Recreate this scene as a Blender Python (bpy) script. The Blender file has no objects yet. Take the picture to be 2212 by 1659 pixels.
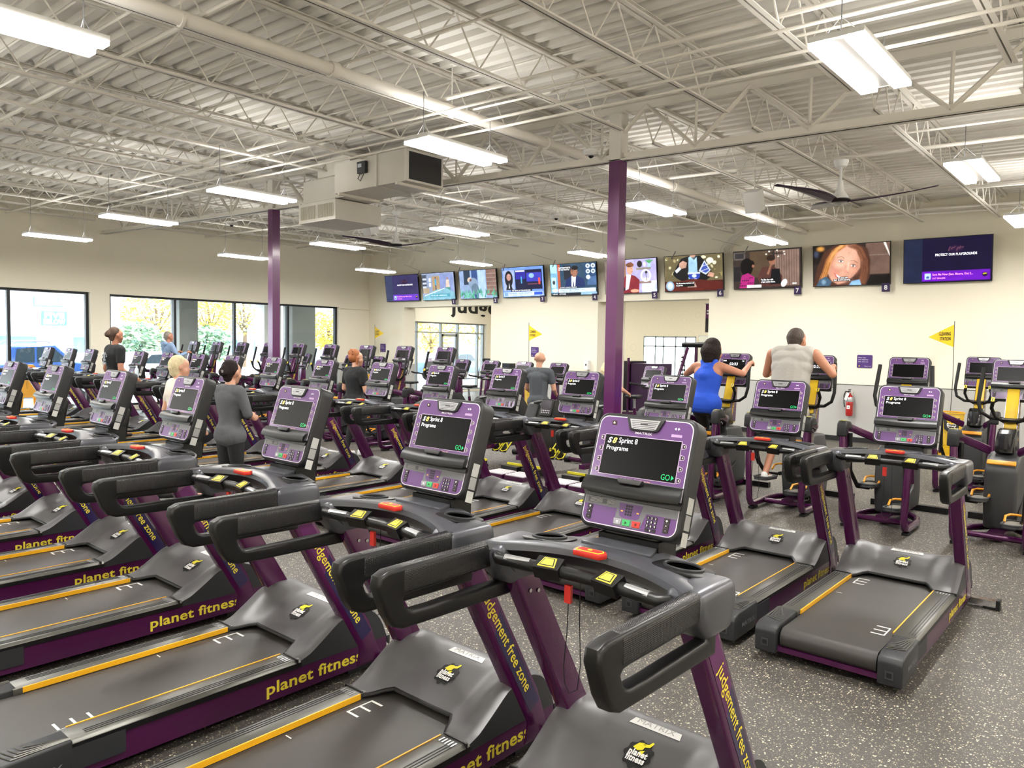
import bpy, bmesh, math, random
from mathutils import Vector, Matrix
random.seed(7)
PI = math.pi
SC = bpy.context.scene
COL = SC.collection

# ------------------------------------------------------------------ camera, world, sun, exposure
CAM_H = 1.9
YAW, PITCH, ROLL, FPX = -0.709, -0.0544, 0.01653, 1629.0
fw = Vector((math.sin(YAW)*math.cos(PITCH), math.cos(YAW)*math.cos(PITCH), math.sin(PITCH)))
rt = Vector((math.cos(YAW), -math.sin(YAW), 0)); up = rt.cross(fw)
ca = math.cos(ROLL)*rt + math.sin(ROLL)*up
cb = -math.sin(ROLL)*rt + math.cos(ROLL)*up
camd = bpy.data.cameras.new('camera'); camo = bpy.data.objects.new('camera', camd); COL.objects.link(camo)
camo.matrix_world = Matrix(((ca.x, cb.x, -fw.x, 0), (ca.y, cb.y, -fw.y, 0), (ca.z, cb.z, -fw.z, CAM_H), (0, 0, 0, 1)))
camd.sensor_fit = 'HORIZONTAL'; camd.sensor_width = 36.0; camd.lens = FPX/2212*36.0
camd.clip_start = 0.05; camd.clip_end = 400
SC.camera = camo
SC.view_settings.view_transform = 'Standard'; SC.view_settings.look = 'None'
SC.view_settings.gamma = 1.0; SC.view_settings.use_curve_mapping = False
SC.view_settings.exposure = 1.0
W = bpy.data.worlds.new('world'); SC.world = W; W.use_nodes = True
bgn = W.node_tree.nodes['Background']; bgn.inputs[0].default_value = (0.86, 0.94, 1.0, 1); bgn.inputs[1].default_value = 3.8
sund = bpy.data.lights.new('sun', 'SUN'); sund.energy = 5.0; sund.angle = 0.02; sund.color = (1, .96, .9)
suno = bpy.data.objects.new('sun', sund); COL.objects.link(suno); suno.rotation_euler = (math.radians(38), 0, math.radians(115))
SC.cycles.max_bounces = 6; SC.cycles.diffuse_bounces = 3; SC.cycles.glossy_bounces = 2
SC.cycles.use_adaptive_sampling = True; SC.cycles.adaptive_threshold = 0.1; SC.cycles.adaptive_min_samples = 16
SC.cycles.transmission_bounces = 6; SC.cycles.transparent_max_bounces = 8
SC.cycles.caustics_reflective = False; SC.cycles.caustics_refractive = False
SC.cycles.sample_clamp_indirect = 6.0
LAMP_W = 43.0       # each ceiling fixture
LAMP_COL = (1.0, 0.985, 0.95)
ROOM_Y0, ROOM_Y1, ROOM_X0, ROOM_X1 = -4.5, 16.16, -20.25, 3.2
GRID_X = (-1.65, -5.57, -9.5, -13.05, -16.75, 1.9)
GRID_Y = (-2.6, 1.55, 5.58, 9.6, 13.6)
LAMP_Z = 3.83
for gx in GRID_X:
    for gy in GRID_Y:
        ld = bpy.data.lights.new('fixture_light', 'AREA'); ld.shape = 'RECTANGLE'; ld.size = .36; ld.size_y = 1.15
        ld.energy = LAMP_W; ld.color = LAMP_COL; ld.spread = math.radians(175)
        lo = bpy.data.objects.new('fixture_light', ld); COL.objects.link(lo); lo.location = (gx, gy, LAMP_Z-.012)
        lu = ld.copy(); lu.energy = LAMP_W*.125; lv = bpy.data.objects.new('ceiling_fill_light', lu); COL.objects.link(lv); lv.location = (gx, gy, LAMP_Z+.08); lv.rotation_euler = (PI, 0, 0)  # weak upward lamp added over each fixture to brighten the ceiling

# ------------------------------------------------------------------ materials
def lin(h):
    h = h.lstrip('#'); v = [int(h[i:i+2], 16)/255 for i in (0, 2, 4)]
    return tuple((c/12.92 if c <= .04045 else ((c+.055)/1.055)**2.4) for c in v)
MC = {}
def mat(name, hexc, rough=.5, metal=0., spec=.5, coat=0., noise=0., nscale=8., bump=0., bscale=60., emit=0.):
    if name in MC: return MC[name]
    m = bpy.data.materials.new(name); m.use_nodes = True; nt = m.node_tree; b = nt.nodes['Principled BSDF']
    c = lin(hexc); b.inputs['Base Color'].default_value = (*c, 1); b.inputs['Roughness'].default_value = rough
    b.inputs['Metallic'].default_value = metal; b.inputs['Specular IOR Level'].default_value = spec
    b.inputs['Coat Weight'].default_value = coat; b.inputs['Coat Roughness'].default_value = .12
    if emit: b.inputs['Emission Color'].default_value = (*c, 1); b.inputs['Emission Strength'].default_value = emit
    if noise or bump:
        tc = nt.nodes.new('ShaderNodeTexCoord')
    if noise:
        n = nt.nodes.new('ShaderNodeTexNoise'); n.inputs['Scale'].default_value = nscale; n.inputs['Detail'].default_value = 5
        nt.links.new(tc.outputs['Object'], n.inputs['Vector'])
        r = nt.nodes.new('ShaderNodeMapRange'); r.inputs['To Min'].default_value = 1-noise; r.inputs['To Max'].default_value = 1+noise
        nt.links.new(n.outputs['Fac'], r.inputs['Value'])
        mx = nt.nodes.new('ShaderNodeMix'); mx.data_type = 'RGBA'; mx.blend_type = 'MULTIPLY'; mx.inputs[0].default_value = 1
        mx.inputs[6].default_value = (*c, 1); nt.links.new(r.outputs[0], mx.inputs[7]); nt.links.new(mx.outputs[2], b.inputs['Base Color'])
    if bump:
        n2 = nt.nodes.new('ShaderNodeTexNoise'); n2.inputs['Scale'].default_value = bscale; n2.inputs['Detail'].default_value = 3
        nt.links.new(tc.outputs['Object'], n2.inputs['Vector'])
        bp = nt.nodes.new('ShaderNodeBump'); bp.inputs['Strength'].default_value = bump; bp.inputs['Distance'].default_value = .01
        nt.links.new(n2.outputs['Fac'], bp.inputs['Height']); nt.links.new(bp.outputs[0], b.inputs['Normal'])
    MC[name] = m; return m
def P(h, rough=.5):                      # flat printed colour
    return mat('print_'+h.strip('#')+('' if rough == .5 else str(rough)), h, rough)
def S(h, k=1.0):                         # a lit colour on a screen
    n = 'screen_%s_%g' % (h.strip('#'), k)
    if n in MC: return MC[n]
    m = mat(n, h, .25, emit=k); m.node_tree.nodes['Principled BSDF'].inputs['Base Color'].default_value = (.004, .004, .005, 1)
    return m

plum = mat('plum_paint', '#4c1045', .22, .35, .5, coat=.6)
plum_d = mat('plum_side_paint', '#470d40', .3, .2, .5, coat=.4)
navy = mat('navy_decal', '#1d1242', .25, coat=.4)
face_purple = mat('console_purple', '#5d3b71', .38, spec=.4, coat=.15)
black_pl = mat('black_plastic', '#0e0e0f', .38, spec=.4, noise=.08)
dark_pl = mat('charcoal_plastic', '#1d1d20', .45, spec=.4, bump=.05, bscale=300)
dash_gray = mat('dash_grey_paint', '#54555b', .34, .45)
hood_gray = mat('hood_grey_plastic', '#605f61', .40, .2, noise=.05, nscale=3, bump=.03, bscale=400)
rail_gray = mat('rail_grey', '#55544f', .34, .45, noise=.08, nscale=14)
cap_gray = mat('cap_grey', '#2a2b2e', .45, spec=.4, noise=.05)
belt_m = mat('belt_rubber', '#34312e', .5, noise=.22, nscale=2.2, bump=.08, bscale=500)
rubber = mat('black_rubber', '#0a0a0b', .5, spec=.4)
grip_m = None
yellow = mat('yellow_trim', '#e6a91c', .42)
tyellow = mat('lettering_yellow', '#e3cf3c', .5)
gold = mat('elliptical_orange_yellow', '#d9921a', .45)
mast_y = mat('mast_yellow', '#d2ad12', .4)
silver = mat('silver_metal', '#b9babd', .3, .8)
chrome = mat('chrome', '#d0d0d2', .15, 1.)
red = mat('red_plastic', '#c02a22', .35)
green = mat('green_button', '#35a35a', .4)
white = mat('white_plastic', '#e9e9ea', .4)
steel_w = mat('steel_white_paint', '#dedad3', .6, noise=.03, nscale=2)
skin = mat('skin', '#b67d62', .5, noise=.05, nscale=20)
skin2 = mat('skin_pale', '#cc9a80', .5, noise=.04, nscale=20)

def grip_material():
    m = bpy.data.materials.new('textured_grip'); m.use_nodes = True; nt = m.node_tree; b = nt.nodes['Principled BSDF']
    b.inputs['Base Color'].default_value = (.014, .014, .015, 1); b.inputs['Roughness'].default_value = .24
    tc = nt.nodes.new('ShaderNodeTexCoord'); mp = nt.nodes.new('ShaderNodeMapping'); mp.inputs['Rotation'].default_value = (0, 0, PI/4)
    mp.inputs['Scale'].default_value = (1, 1, 1)
    ck = nt.nodes.new('ShaderNodeTexVoronoi'); ck.inputs['Scale'].default_value = 180; ck.inputs['Randomness'].default_value = 0
    nt.links.new(tc.outputs['Object'], mp.inputs[0]); nt.links.new(mp.outputs[0], ck.inputs['Vector'])
    bp = nt.nodes.new('ShaderNodeBump'); bp.inputs['Strength'].default_value = .6; bp.inputs['Distance'].default_value = .003; bp.invert = True
    nt.links.new(ck.outputs['Distance'], bp.inputs['Height']); nt.links.new(bp.outputs[0], b.inputs['Normal'])
    return m
grip_m = grip_material()

# ------------------------------------------------------------------ mesh builder
TXT = {}
def glyphs(s, bold=0., shear=0., res=3):
    k = (s, bold, shear)
    if k in TXT: return TXT[k]
    c = bpy.data.curves.new('t', 'FONT'); c.body = s; c.size = 1; c.offset = bold; c.shear = shear; c.resolution_u = res
    c.space_character = 1.0 + bold*1.5; c.fill_mode = 'FRONT'
    o = bpy.data.objects.new('t', c); COL.objects.link(o)
    dg = bpy.context.evaluated_depsgraph_get(); me = bpy.data.meshes.new_from_object(o.evaluated_get(dg))
    v = [tuple(x.co) for x in me.vertices]; f = [tuple(p.vertices) for p in me.polygons]
    bpy.data.objects.remove(o); bpy.data.curves.remove(c); bpy.data.meshes.remove(me)
    xs = [a[0] for a in v] or [0]; ys = [a[1] for a in v] or [0]
    TXT[k] = (v, f, min(xs), max(xs), min(ys), max(ys)); return TXT[k]

class MB:
    def __init__(s): s.bm = bmesh.new(); s.mats = []
    def mi(s, m):
        if m not in s.mats: s.mats.append(m)
        return s.mats.index(m)
    def add(s, verts, faces, m, T=None):
        i = s.mi(m); vs = [s.bm.verts.new(T @ Vector(v) if T else v) for v in verts]
        out = []
        for f in faces:
            if len(set(f)) < 3: continue
            try:
                fc = s.bm.faces.new([vs[k] for k in f]); fc.material_index = i; out.append(fc)
            except ValueError: pass
        return out
    def box(s, c, d, m, T=None, bev=0., seg=2):
        x, y, z = c; a, b, e = d[0]/2, d[1]/2, d[2]/2
        v = [(x-a, y-b, z-e), (x+a, y-b, z-e), (x+a, y+b, z-e), (x-a, y+b, z-e), (x-a, y-b, z+e), (x+a, y-b, z+e), (x+a, y+b, z+e), (x-a, y+b, z+e)]
        f = s.add(v, [(0, 3, 2, 1), (4, 5, 6, 7), (0, 1, 5, 4), (1, 2, 6, 5), (2, 3, 7, 6), (3, 0, 4, 7)], m, T)
        s._bev(f, bev, seg); return s
    def b2(s, lo, hi, m, T=None, bev=0., seg=2):
        return s.box([(lo[i]+hi[i])/2 for i in range(3)], [hi[i]-lo[i] for i in range(3)], m, T, bev, seg)
    def _bev(s, faces, bev, seg):
        if bev <= 0: return
        es = set()
        for f in faces:
            if f.is_valid:
                for e in f.edges: es.add(e)
        es = [e for e in es if len(e.link_faces) == 2 and e.calc_face_angle(0) > .5]
        mi = faces[0].material_index if faces else 0
        r = bmesh.ops.bevel(s.bm, geom=es, offset=bev, segments=seg, affect='EDGES', profile=.5, clamp_overlap=True)
        for f in r['faces']: f.material_index = mi
    def prism(s, prof, lo, hi, m, axis='x', T=None, bev=0., seg=2, taper=None):
        # prof: list of 2D points; extruded along axis
        n = len(prof); v = []
        for t in (lo, hi):
            for (a, b) in prof:
                v.append((t, a, b) if axis == 'x' else ((a, t, b) if axis == 'y' else (a, b, t)))
        f = [tuple(range(n-1, -1, -1)), tuple(range(n, 2*n))]
        for i in range(n): f.append((i, (i+1) % n, n+(i+1) % n, n+i))
        fs = s.add(v, f, m, T); bmesh.ops.recalc_face_normals(s.bm, faces=fs); s._bev(fs, bev, seg); return s
    def poly(s, pts, m, T=None): s.add(pts, [tuple(range(len(pts)))], m, T); return s
    def tube(s, path, r, m, n=10, T=None, cap=True, sx=1., sy=1., upv=None, closed=False):
        P_ = [Vector(p) for p in path]; R_ = r if isinstance(r, (list, tuple)) else [r]*len(P_)
        v = []; k = len(P_); prev = None
        for i, p in enumerate(P_):
            if closed: d = (P_[(i+1) % k]-P_[i-1])
            elif i == 0: d = P_[1]-P_[0]
            elif i == k-1: d = P_[-1]-P_[-2]
            else: d = (P_[i+1]-p).normalized()+(p-P_[i-1]).normalized()
            d.normalize()
            if prev is None:
                u = Vector(upv) if upv else (Vector((0, 0, 1)) if abs(d.z) < .9 else Vector((0, 1, 0)))
            else: u = prev
            w = d.cross(u); w.normalize(); u = w.cross(d); u.normalize(); prev = u
            for j in range(n):
                a = 2*PI*j/n; v.append(p+u*math.cos(a)*R_[i]*sy+w*math.sin(a)*R_[i]*sx)
        f = []
        rng = k if closed else k-1
        for i in range(rng):
            for j in range(n):
                i2 = (i+1) % k
                f.append((i*n+j, i*n+(j+1) % n, i2*n+(j+1) % n, i2*n+j))
        if cap and not closed: f += [tuple(range(n-1, -1, -1)), tuple(range((k-1)*n, k*n))]
        fs = s.add(v, f, m, T); bmesh.ops.recalc_face_normals(s.bm, faces=fs); return s
    def cyl(s, p0, p1, r, m, n=16, T=None, r2=None): return s.tube([p0, p1], [r, r if r2 is None else r2], m, n, T)
    def lathe(s, prof, m, n=20, T=None, c=(0, 0, 0)):
        v = []; k = len(prof)
        for (r, z) in prof:
            for j in range(n): v.append((c[0]+r*math.cos(2*PI*j/n), c[1]+r*math.sin(2*PI*j/n), c[2]+z))
        f = []
        for i in range(k-1):
            for j in range(n): f.append((i*n+j, i*n+(j+1) % n, (i+1)*n+(j+1) % n, (i+1)*n+j))
        f += [tuple(range(n-1, -1, -1)), tuple(range((k-1)*n, k*n))]
        fs = s.add(v, f, m, T); bmesh.ops.recalc_face_normals(s.bm, faces=fs); return s
    def ball(s, c, r, m, T=None, n=14, k=9):
        if not isinstance(r, (tuple, list)): r = (r, r, r)
        v = [(c[0], c[1], c[2]-r[2])]; f = []
        for i in range(1, k):
            a = PI*i/k-PI/2
            for j in range(n): b = 2*PI*j/n; v.append((c[0]+r[0]*math.cos(a)*math.cos(b), c[1]+r[1]*math.cos(a)*math.sin(b), c[2]+r[2]*math.sin(a)))
        v.append((c[0], c[1], c[2]+r[2]))
        for j in range(n): f.append((0, 1+(j+1) % n, 1+j)); f.append((len(v)-1, 1+(k-2)*n+j, 1+(k-2)*n+(j+1) % n))
        for i in range(k-2):
            for j in range(n): f.append((1+i*n+j, 1+i*n+(j+1) % n, 1+(i+1)*n+(j+1) % n, 1+(i+1)*n+j))
        s.add(v, f, m, T); return s
    def grid(s, fn, nu, nv, m, T=None):
        v = [fn(i/nu, j/nv) for i in range(nu+1) for j in range(nv+1)]
        f = [(i*(nv+1)+j, (i+1)*(nv+1)+j, (i+1)*(nv+1)+j+1, i*(nv+1)+j+1) for i in range(nu) for j in range(nv)]
        s.add(v, f, m, T); return s
    def text(s, t, o, xd, yd, h, m, bold=.0, shear=0., ax=.5, ay=.5, width=None, T=None, ref='Ag'):
        v, f, x0, x1, y0, y1 = glyphs(t, bold, shear)
        if not v: return s
        sc = h/.72; sx = sc if width is None else width/(x1-x0)
        o = Vector(o); xd = Vector(xd).normalized(); yd = Vector(yd).normalized()
        cx = x0+(x1-x0)*ax; cy = y0+(y1-y0)*ay
        s.add([o+xd*((p[0]-cx)*sx)+yd*((p[1]-cy)*sc) for p in v], f, m, T); return s
    def build(s, name, parent=None, smooth=True, ang=32, T=None):
        me = bpy.data.meshes.new(name)
        if T: bmesh.ops.transform(s.bm, matrix=T, verts=s.bm.verts)
        s.bm.to_mesh(me); s.bm.free()
        for m in s.mats: me.materials.append(m)
        if smooth:
            me.shade_smooth(); me.set_sharp_from_angle(angle=math.radians(ang))
        o = bpy.data.objects.new(name, me); COL.objects.link(o)
        if parent: o.parent = parent
        return o
def thing(name, label, cat, loc=(0, 0, 0), rz=0, group=None):
    o = bpy.data.objects.new(name, None); COL.objects.link(o); o.location = loc; o.rotation_euler = (0, 0, rz); o.empty_display_size = .1
    tag(o, label, cat, group); return o
def tag(o, label, cat, group=None, kind=None):
    o['label'] = label; o['category'] = cat
    if group: o['group'] = group
    if kind: o['kind'] = kind
    return o
def struct(o): o['kind'] = 'structure'; return o
def dup(o, loc=None, rz=None, label=None, parent=None, skip=()):
    c = o.copy(); COL.objects.link(c)
    if parent: c.parent = parent
    if loc is not None: c.location = loc
    if rz is not None: c.rotation_euler = (0, 0, rz)
    if label: c['label'] = label
    for ch in list(o.children):
        if ch.name.split('.')[0] in skip: continue
        dup(ch, parent=c, skip=skip)
    return c
def arc(c, r, a0, a1, n, pl='xy', k=0.):
    out = []
    for i in range(n+1):
        a = a0+(a1-a0)*i/n; p, q = c[0]+r*math.cos(a), c[1]+r*math.sin(a)
        out.append((p, q, k) if pl == 'xy' else ((p, k, q) if pl == 'xz' else (k, p, q)))
    return out
def rrect(w, h, r, n=4, cx=0, cy=0):
    pts = []
    for (sx, sy, a) in ((1, 1, 0), (-1, 1, PI/2), (-1, -1, PI), (1, -1, 3*PI/2)):
        for i in range(n+1):
            t = a+PI/2*i/n; pts.append((cx+sx*(w/2-r)+r*math.cos(t), cy+sy*(h/2-r)+r*math.sin(t)))
    return pts
def smooth(t): t = max(0, min(1, t)); return t*t*(3-2*t)
def interp(t, pts):
    if t <= pts[0][0]: return pts[0][1]
    for (a, b), (c, d) in zip(pts, pts[1:]):
        if t <= c: return b+(d-b)*(t-a)/(c-a)
    return pts[-1][1]
def plane(o, xd, yd):                    # 2D picture plane -> matrix; local z is the outward normal
    xd = Vector(xd).normalized(); yd = Vector(yd).normalized(); n = xd.cross(yd)
    return Matrix(((xd.x, yd.x, n.x, o[0]), (xd.y, yd.y, n.y, o[1]), (xd.z, yd.z, n.z, o[2]), (0, 0, 0, 1)))

# ================================================================== ROOM
def floor_material():
    m = bpy.data.materials.new('rubber_floor_flecked'); m.use_nodes = True; nt = m.node_tree; b = nt.nodes['Principled BSDF']
    L = nt.links.new; tc = nt.nodes.new('ShaderNodeTexCoord')
    base = nt.nodes.new('ShaderNodeTexNoise'); base.inputs['Scale'].default_value = .8; base.inputs['Detail'].default_value = 4
    L(tc.outputs['Object'], base.inputs['Vector'])
    r0 = nt.nodes.new('ShaderNodeMix'); r0.data_type = 'RGBA'; r0.inputs[6].default_value = (*lin('#3d3a37'), 1); r0.inputs[7].default_value = (*lin('#4c4844'), 1)
    L(base.outputs['Fac'], r0.inputs[0])
    last = r0.outputs[2]
    nz = nt.nodes.new('ShaderNodeTexNoise'); nz.inputs['Scale'].default_value = 90; L(tc.outputs['Object'], nz.inputs['Vector'])
    va = nt.nodes.new('ShaderNodeVectorMath'); va.operation = 'MULTIPLY_ADD'; va.inputs[1].default_value = (.012, .012, .012)
    L(nz.outputs['Color'], va.inputs[0]); L(tc.outputs['Object'], va.inputs[2])
    for sc, thr, dist, colr in ((90, .75, .35, '#b8ad92'), (150, .74, .36, '#857e72'), (62, .89, .32, '#d8cfb6'), (130, .78, .32, '#242221')):
        v = nt.nodes.new('ShaderNodeTexVoronoi'); v.inputs['Scale'].default_value = sc; L(va.outputs[0], v.inputs['Vector'])
        sp = nt.nodes.new('ShaderNodeSeparateColor'); L(v.outputs['Color'], sp.inputs[0])
        a = nt.nodes.new('ShaderNodeMath'); a.operation = 'GREATER_THAN'; a.inputs[1].default_value = thr; L(sp.outputs[0], a.inputs[0])
        c = nt.nodes.new('ShaderNodeMath'); c.operation = 'LESS_THAN'; c.inputs[1].default_value = dist; L(v.outputs['Distance'], c.inputs[0])
        d = nt.nodes.new('ShaderNodeMath'); d.operation = 'MULTIPLY'; L(a.outputs[0], d.inputs[0]); L(c.outputs[0], d.inputs[1])
        mx = nt.nodes.new('ShaderNodeMix'); mx.data_type = 'RGBA'; L(d.outputs[0], mx.inputs[0]); L(last, mx.inputs[6]); mx.inputs[7].default_value = (*lin(colr), 1); last = mx.outputs[2]
    L(last, b.inputs['Base Color']); b.inputs['Roughness'].default_value = .52
    bp = nt.nodes.new('ShaderNodeBump'); bp.inputs['Strength'].default_value = .25; bp.inputs['Distance'].default_value = .003
    n2 = nt.nodes.new('ShaderNodeTexNoise'); n2.inputs['Scale'].default_value = 260; L(tc.outputs['Object'], n2.inputs['Vector']); L(n2.outputs['Fac'], bp.inputs['Height']); L(bp.outputs[0], b.inputs['Normal'])
    return m
floor_m = floor_material()
wall_m = mat('cream_wall_paint', '#f2ecda', .75, noise=.02, nscale=1.5)
wains_m = mat('grey_wall_paint', '#b9b9b6', .6, noise=.02, nscale=1.5)
base_m = mat('black_baseboard', '#1b1b1c', .5)
deck_m = mat('roof_deck_paint', '#e9e5de', .7, noise=.03, nscale=2)
joist_m = mat('joist_paint', '#e6e1d8', .6)
frame_m = mat('dark_window_frame', '#2a2d31', .4, .4)
alu_m = mat('aluminium_frame', '#9aa0a2', .4, .6)

ROOM_Y2 = 22.3
m = MB(); m.b2((ROOM_X0-.3, ROOM_Y0-.2, -.12), (ROOM_X1+.2, ROOM_Y2+.2, 0), floor_m); struct(m.build('floor', smooth=False))
def zc(x): return 4.78-.024*(x+5)
# roof deck: trapezoid ribs running along x
m = MB(); prof = []; y = ROOM_Y0-.2; pit = .203
while y < ROOM_Y2+.2:
    prof += [(y, 0), (y+.085, 0), (y+.105, .06), (y+.183, .06)]; y += pit
vs = []
for x in (ROOM_X0-.3, ROOM_X1+.2):
    for (a, b) in prof: vs.append((x, a, zc(x)+b))
n = len(prof); m.add(vs, [(i, i+1, n+i+1, n+i) for i in range(n-1)], deck_m)
m.b2((ROOM_X0-.3, ROOM_Y0-.2, 5.3), (ROOM_X1+.2, ROOM_Y2+.2, 5.4), deck_m)
struct(m.build('ceiling', smooth=False))

# left wall with two window openings and the storefront opening beyond the screen wall
WT = .34; X0 = ROOM_X0; ZT = 5.25
W1 = (-3.6, 7.447, .11, 2.99); W2 = (7.9, 14.95, .11, 2.97); W3 = (16.9, 22.0, .06, 2.62)
m = MB()
def wl(y0, y1, z0, z1, mt=wall_m): m.b2((X0-WT, y0, z0), (X0, y1, z1), mt)
wl(ROOM_Y0-.2, W1[0], 0, ZT); wl(W1[0], W1[1], W1[3], ZT); wl(W1[0], W1[1], -.3, W1[2]); wl(W1[1], W2[0], 0, ZT)
wl(W2[0], W2[1], W2[3], ZT); wl(W2[0], W2[1], -.3, W2[2]); wl(W2[1], 16.16, 1.17, ZT); wl(W2[1], 16.16, 0, 1.17, wains_m)
wl(16.16, W3[0], 0, ZT); wl(W3[0], W3[1], W3[3], ZT); wl(W3[0], W3[1], -.3, W3[2]); wl(W3[1], ROOM_Y2+.2, 0, ZT)
struct(m.build('wall_left', smooth=False))
m = MB(); m.b2((X0-.02, 14.97, 2.925), (X0+.07, 16.1, 2.955), wall_m); struct(m.build('trim_1', smooth=False))
m = MB(); m.b2((X0, 7.45, 0), (X0+.012, 7.9, .1), base_m); m.b2((X0, 14.95, 0), (X0+.012, 16.16, .1), base_m); struct(m.build('baseboard_left', smooth=False))

# screen wall with two openings
O1 = (-18.475, -14.7, 2.98); O2 = (-11.0, -7.93, 2.99); T1 = .48; T2 = 1.3
m = MB()
def wt(x0, x1, z0, z1, mt=wall_m, th=T1): m.b2((x0, 16.16, z0), (x1, 16.16+th, z1), mt)
for a, b in ((X0, O1[0]), (O1[1], O2[0]), (O2[1], ROOM_X1)):
    wt(a, b, 1.17, ZT); wt(a, b, 0, 1.165, wains_m)
    m.b2((a, 16.152, 1.162), (b, 16.162, 1.172), base_m)
wt(O1[0], O1[1], O1[2], ZT); wt(O2[0], O2[1], O2[2], ZT)
m.b2((O2[0]-.2, 16.64, 0), (O2[0], 17.46, 3.3), wall_m)
struct(m.build('wall_back', smooth=False))
m = MB()
for a, b in ((X0, O1[0]), (O1[1], O2[0]), (O2[1], ROOM_X1)): m.b2((a, 16.146, 0), (b, 16.16, .1), base_m)
struct(m.build('baseboard_back', smooth=False))
m = MB(); m.b2((ROOM_X1, ROOM_Y0-.2, 0), (ROOM_X1+.2, ROOM_Y2+.2, ZT), wall_m); struct(m.build('wall_right', smooth=False))
m = MB(); m.b2((X0-.3, ROOM_Y0-.2, 0), (ROOM_X1+.2, ROOM_Y0, ZT), wall_m); struct(m.build('wall_front', smooth=False))
# far wall of the room beyond, with faint ring pattern above a mirror
def rings_material():
    m = mat('cream_ring_pattern_wall', '#e9dfc2', .7); nt = m.node_tree; b = nt.nodes['Principled BSDF']; L = nt.links.new
    tc = nt.nodes.new('ShaderNodeTexCoord'); v = nt.nodes.new('ShaderNodeTexVoronoi'); v.inputs['Scale'].default_value = 1.7; L(tc.outputs['Object'], v.inputs['Vector'])
    s = nt.nodes.new('ShaderNodeMath'); s.operation = 'MULTIPLY'; s.inputs[1].default_value = 55; L(v.outputs['Distance'], s.inputs[0])
    q = nt.nodes.new('ShaderNodeMath'); q.operation = 'SINE'; L(s.outputs[0], q.inputs[0])
    g = nt.nodes.new('ShaderNodeMath'); g.operation = 'GREATER_THAN'; g.inputs[1].default_value = .8; L(q.outputs[0], g.inputs[0])
    mx = nt.nodes.new('ShaderNodeMix'); mx.data_type = 'RGBA'; mx.inputs[6].default_value = (*lin('#e9dfc2'), 1); mx.inputs[7].default_value = (*lin('#e5dbbd'), 1)
    L(g.outputs[0], mx.inputs[0]); L(mx.outputs[2], b.inputs['Base Color']); return m
m = MB(); rm_ = rings_material(); W4 = (-13.3, -11.35, .25, 2.2)
m.b2((X0, ROOM_Y2, 0), (W4[0], ROOM_Y2+.2, ZT), rm_); m.b2((W4[1], ROOM_Y2, 0), (ROOM_X1, ROOM_Y2+.2, ZT), rm_); m.b2((W4[0], ROOM_Y2, W4[3]), (W4[1], ROOM_Y2+.2, ZT), rm_); m.b2((W4[0], ROOM_Y2, 0), (W4[1], ROOM_Y2+.2, W4[2]), rm_); struct(m.build('wall_far', smooth=False))
m = MB(); m.b2((-14.3, 17.0, 0), (-14.15, ROOM_Y2, ZT), wall_m); struct(m.build('wall_divider', smooth=False)) if False else m.bm.free()
mir = MB(); mir.b2((-11.25, ROOM_Y2-.03, .5), (-6.4, ROOM_Y2-.005, 2.22), mat('mirror_glass', '#e8ecec', .02, 1.))
mir.b2((-11.27, ROOM_Y2-.034, 2.215), (-6.38, ROOM_Y2, 2.235), silver); tag(mir.build('wall_mirror', smooth=False), 'long wall mirror in the room beyond the second opening', 'mirror')

glass_m = bpy.data.materials.new('window_glass'); glass_m.use_nodes = True
nt = glass_m.node_tree; nt.nodes.clear(); og = nt.nodes.new('ShaderNodeOutputMaterial'); tr = nt.nodes.new('ShaderNodeBsdfTransparent'); gl = nt.nodes.new('ShaderNodeBsdfGlossy')
gl.inputs['Roughness'].default_value = .02; tr.inputs[0].default_value = (.93, .97, .97, 1); mx = nt.nodes.new('ShaderNodeMixShader'); mx.inputs[0].default_value = .06
nt.links.new(tr.outputs[0], mx.inputs[1]); nt.links.new(gl.outputs[0], mx.inputs[2]); nt.links.new(mx.outputs[0], og.inputs[0])

def window(name, Wd, mulls, fm=frame_m, bars=(), fw_=.055):
    y0, y1, z0, z1 = Wd; xg = X0-.17
    e = bpy.data.objects.new(name, None); COL.objects.link(e); e.location = (xg, y0, z0); struct(e)
    I = Matrix.Translation((-xg, -y0, -z0))
    f = MB()
    f.b2((xg-.05, y0, z1-fw_), (xg+.04, y1, z1), fm, I); f.b2((xg-.05, y0, z0), (xg+.04, y1, z0+fw_), fm, I)
    for yy in mulls: f.b2((xg-.06, yy-fw_*.62, z0), (xg+.05, yy+fw_*.62, z1), fm, I)
    for (a, b, z) in bars: f.b2((xg-.05, a, z-fw_*.5), (xg+.045, b, z+fw_*.5), fm, I)
    f.build('window_frame', e, smooth=False)
    g = MB(); g.poly([(0, 0, 0), (0, y1-y0, 0), (0, y1-y0, z1-z0), (0, 0, z1-z0)], glass_m); g.build('window_glass', e, smooth=False)
    return e
f4 = bpy.data.objects.new('window_reflection', None); COL.objects.link(f4); struct(f4)  # added opening stands in for windows reflected in the mirror
m = MB()
for xx in (-13.3, -12.85, -12.55, -12.1, -11.75, -11.38): m.b2((xx-.02, ROOM_Y2+.02, W4[2]), (xx+.025, ROOM_Y2+.1, W4[3]), alu_m)
for zz in (W4[2], 1.85, W4[3]-.04): m.b2((W4[0], ROOM_Y2+.02, zz), (W4[1], ROOM_Y2+.1, zz+.04), alu_m)
m.build('window_frame', f4, smooth=False); m = MB(); m.poly([(W4[0], ROOM_Y2+.06, W4[2]), (W4[1], ROOM_Y2+.06, W4[2]), (W4[1], ROOM_Y2+.06, W4[3]), (W4[0], ROOM_Y2+.06, W4[3])], glass_m); m.build('window_glass', f4, smooth=False)
window('window_1', W1, (-3.56, -1.2, 2.2, 3.95, 5.72, 7.41))
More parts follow.
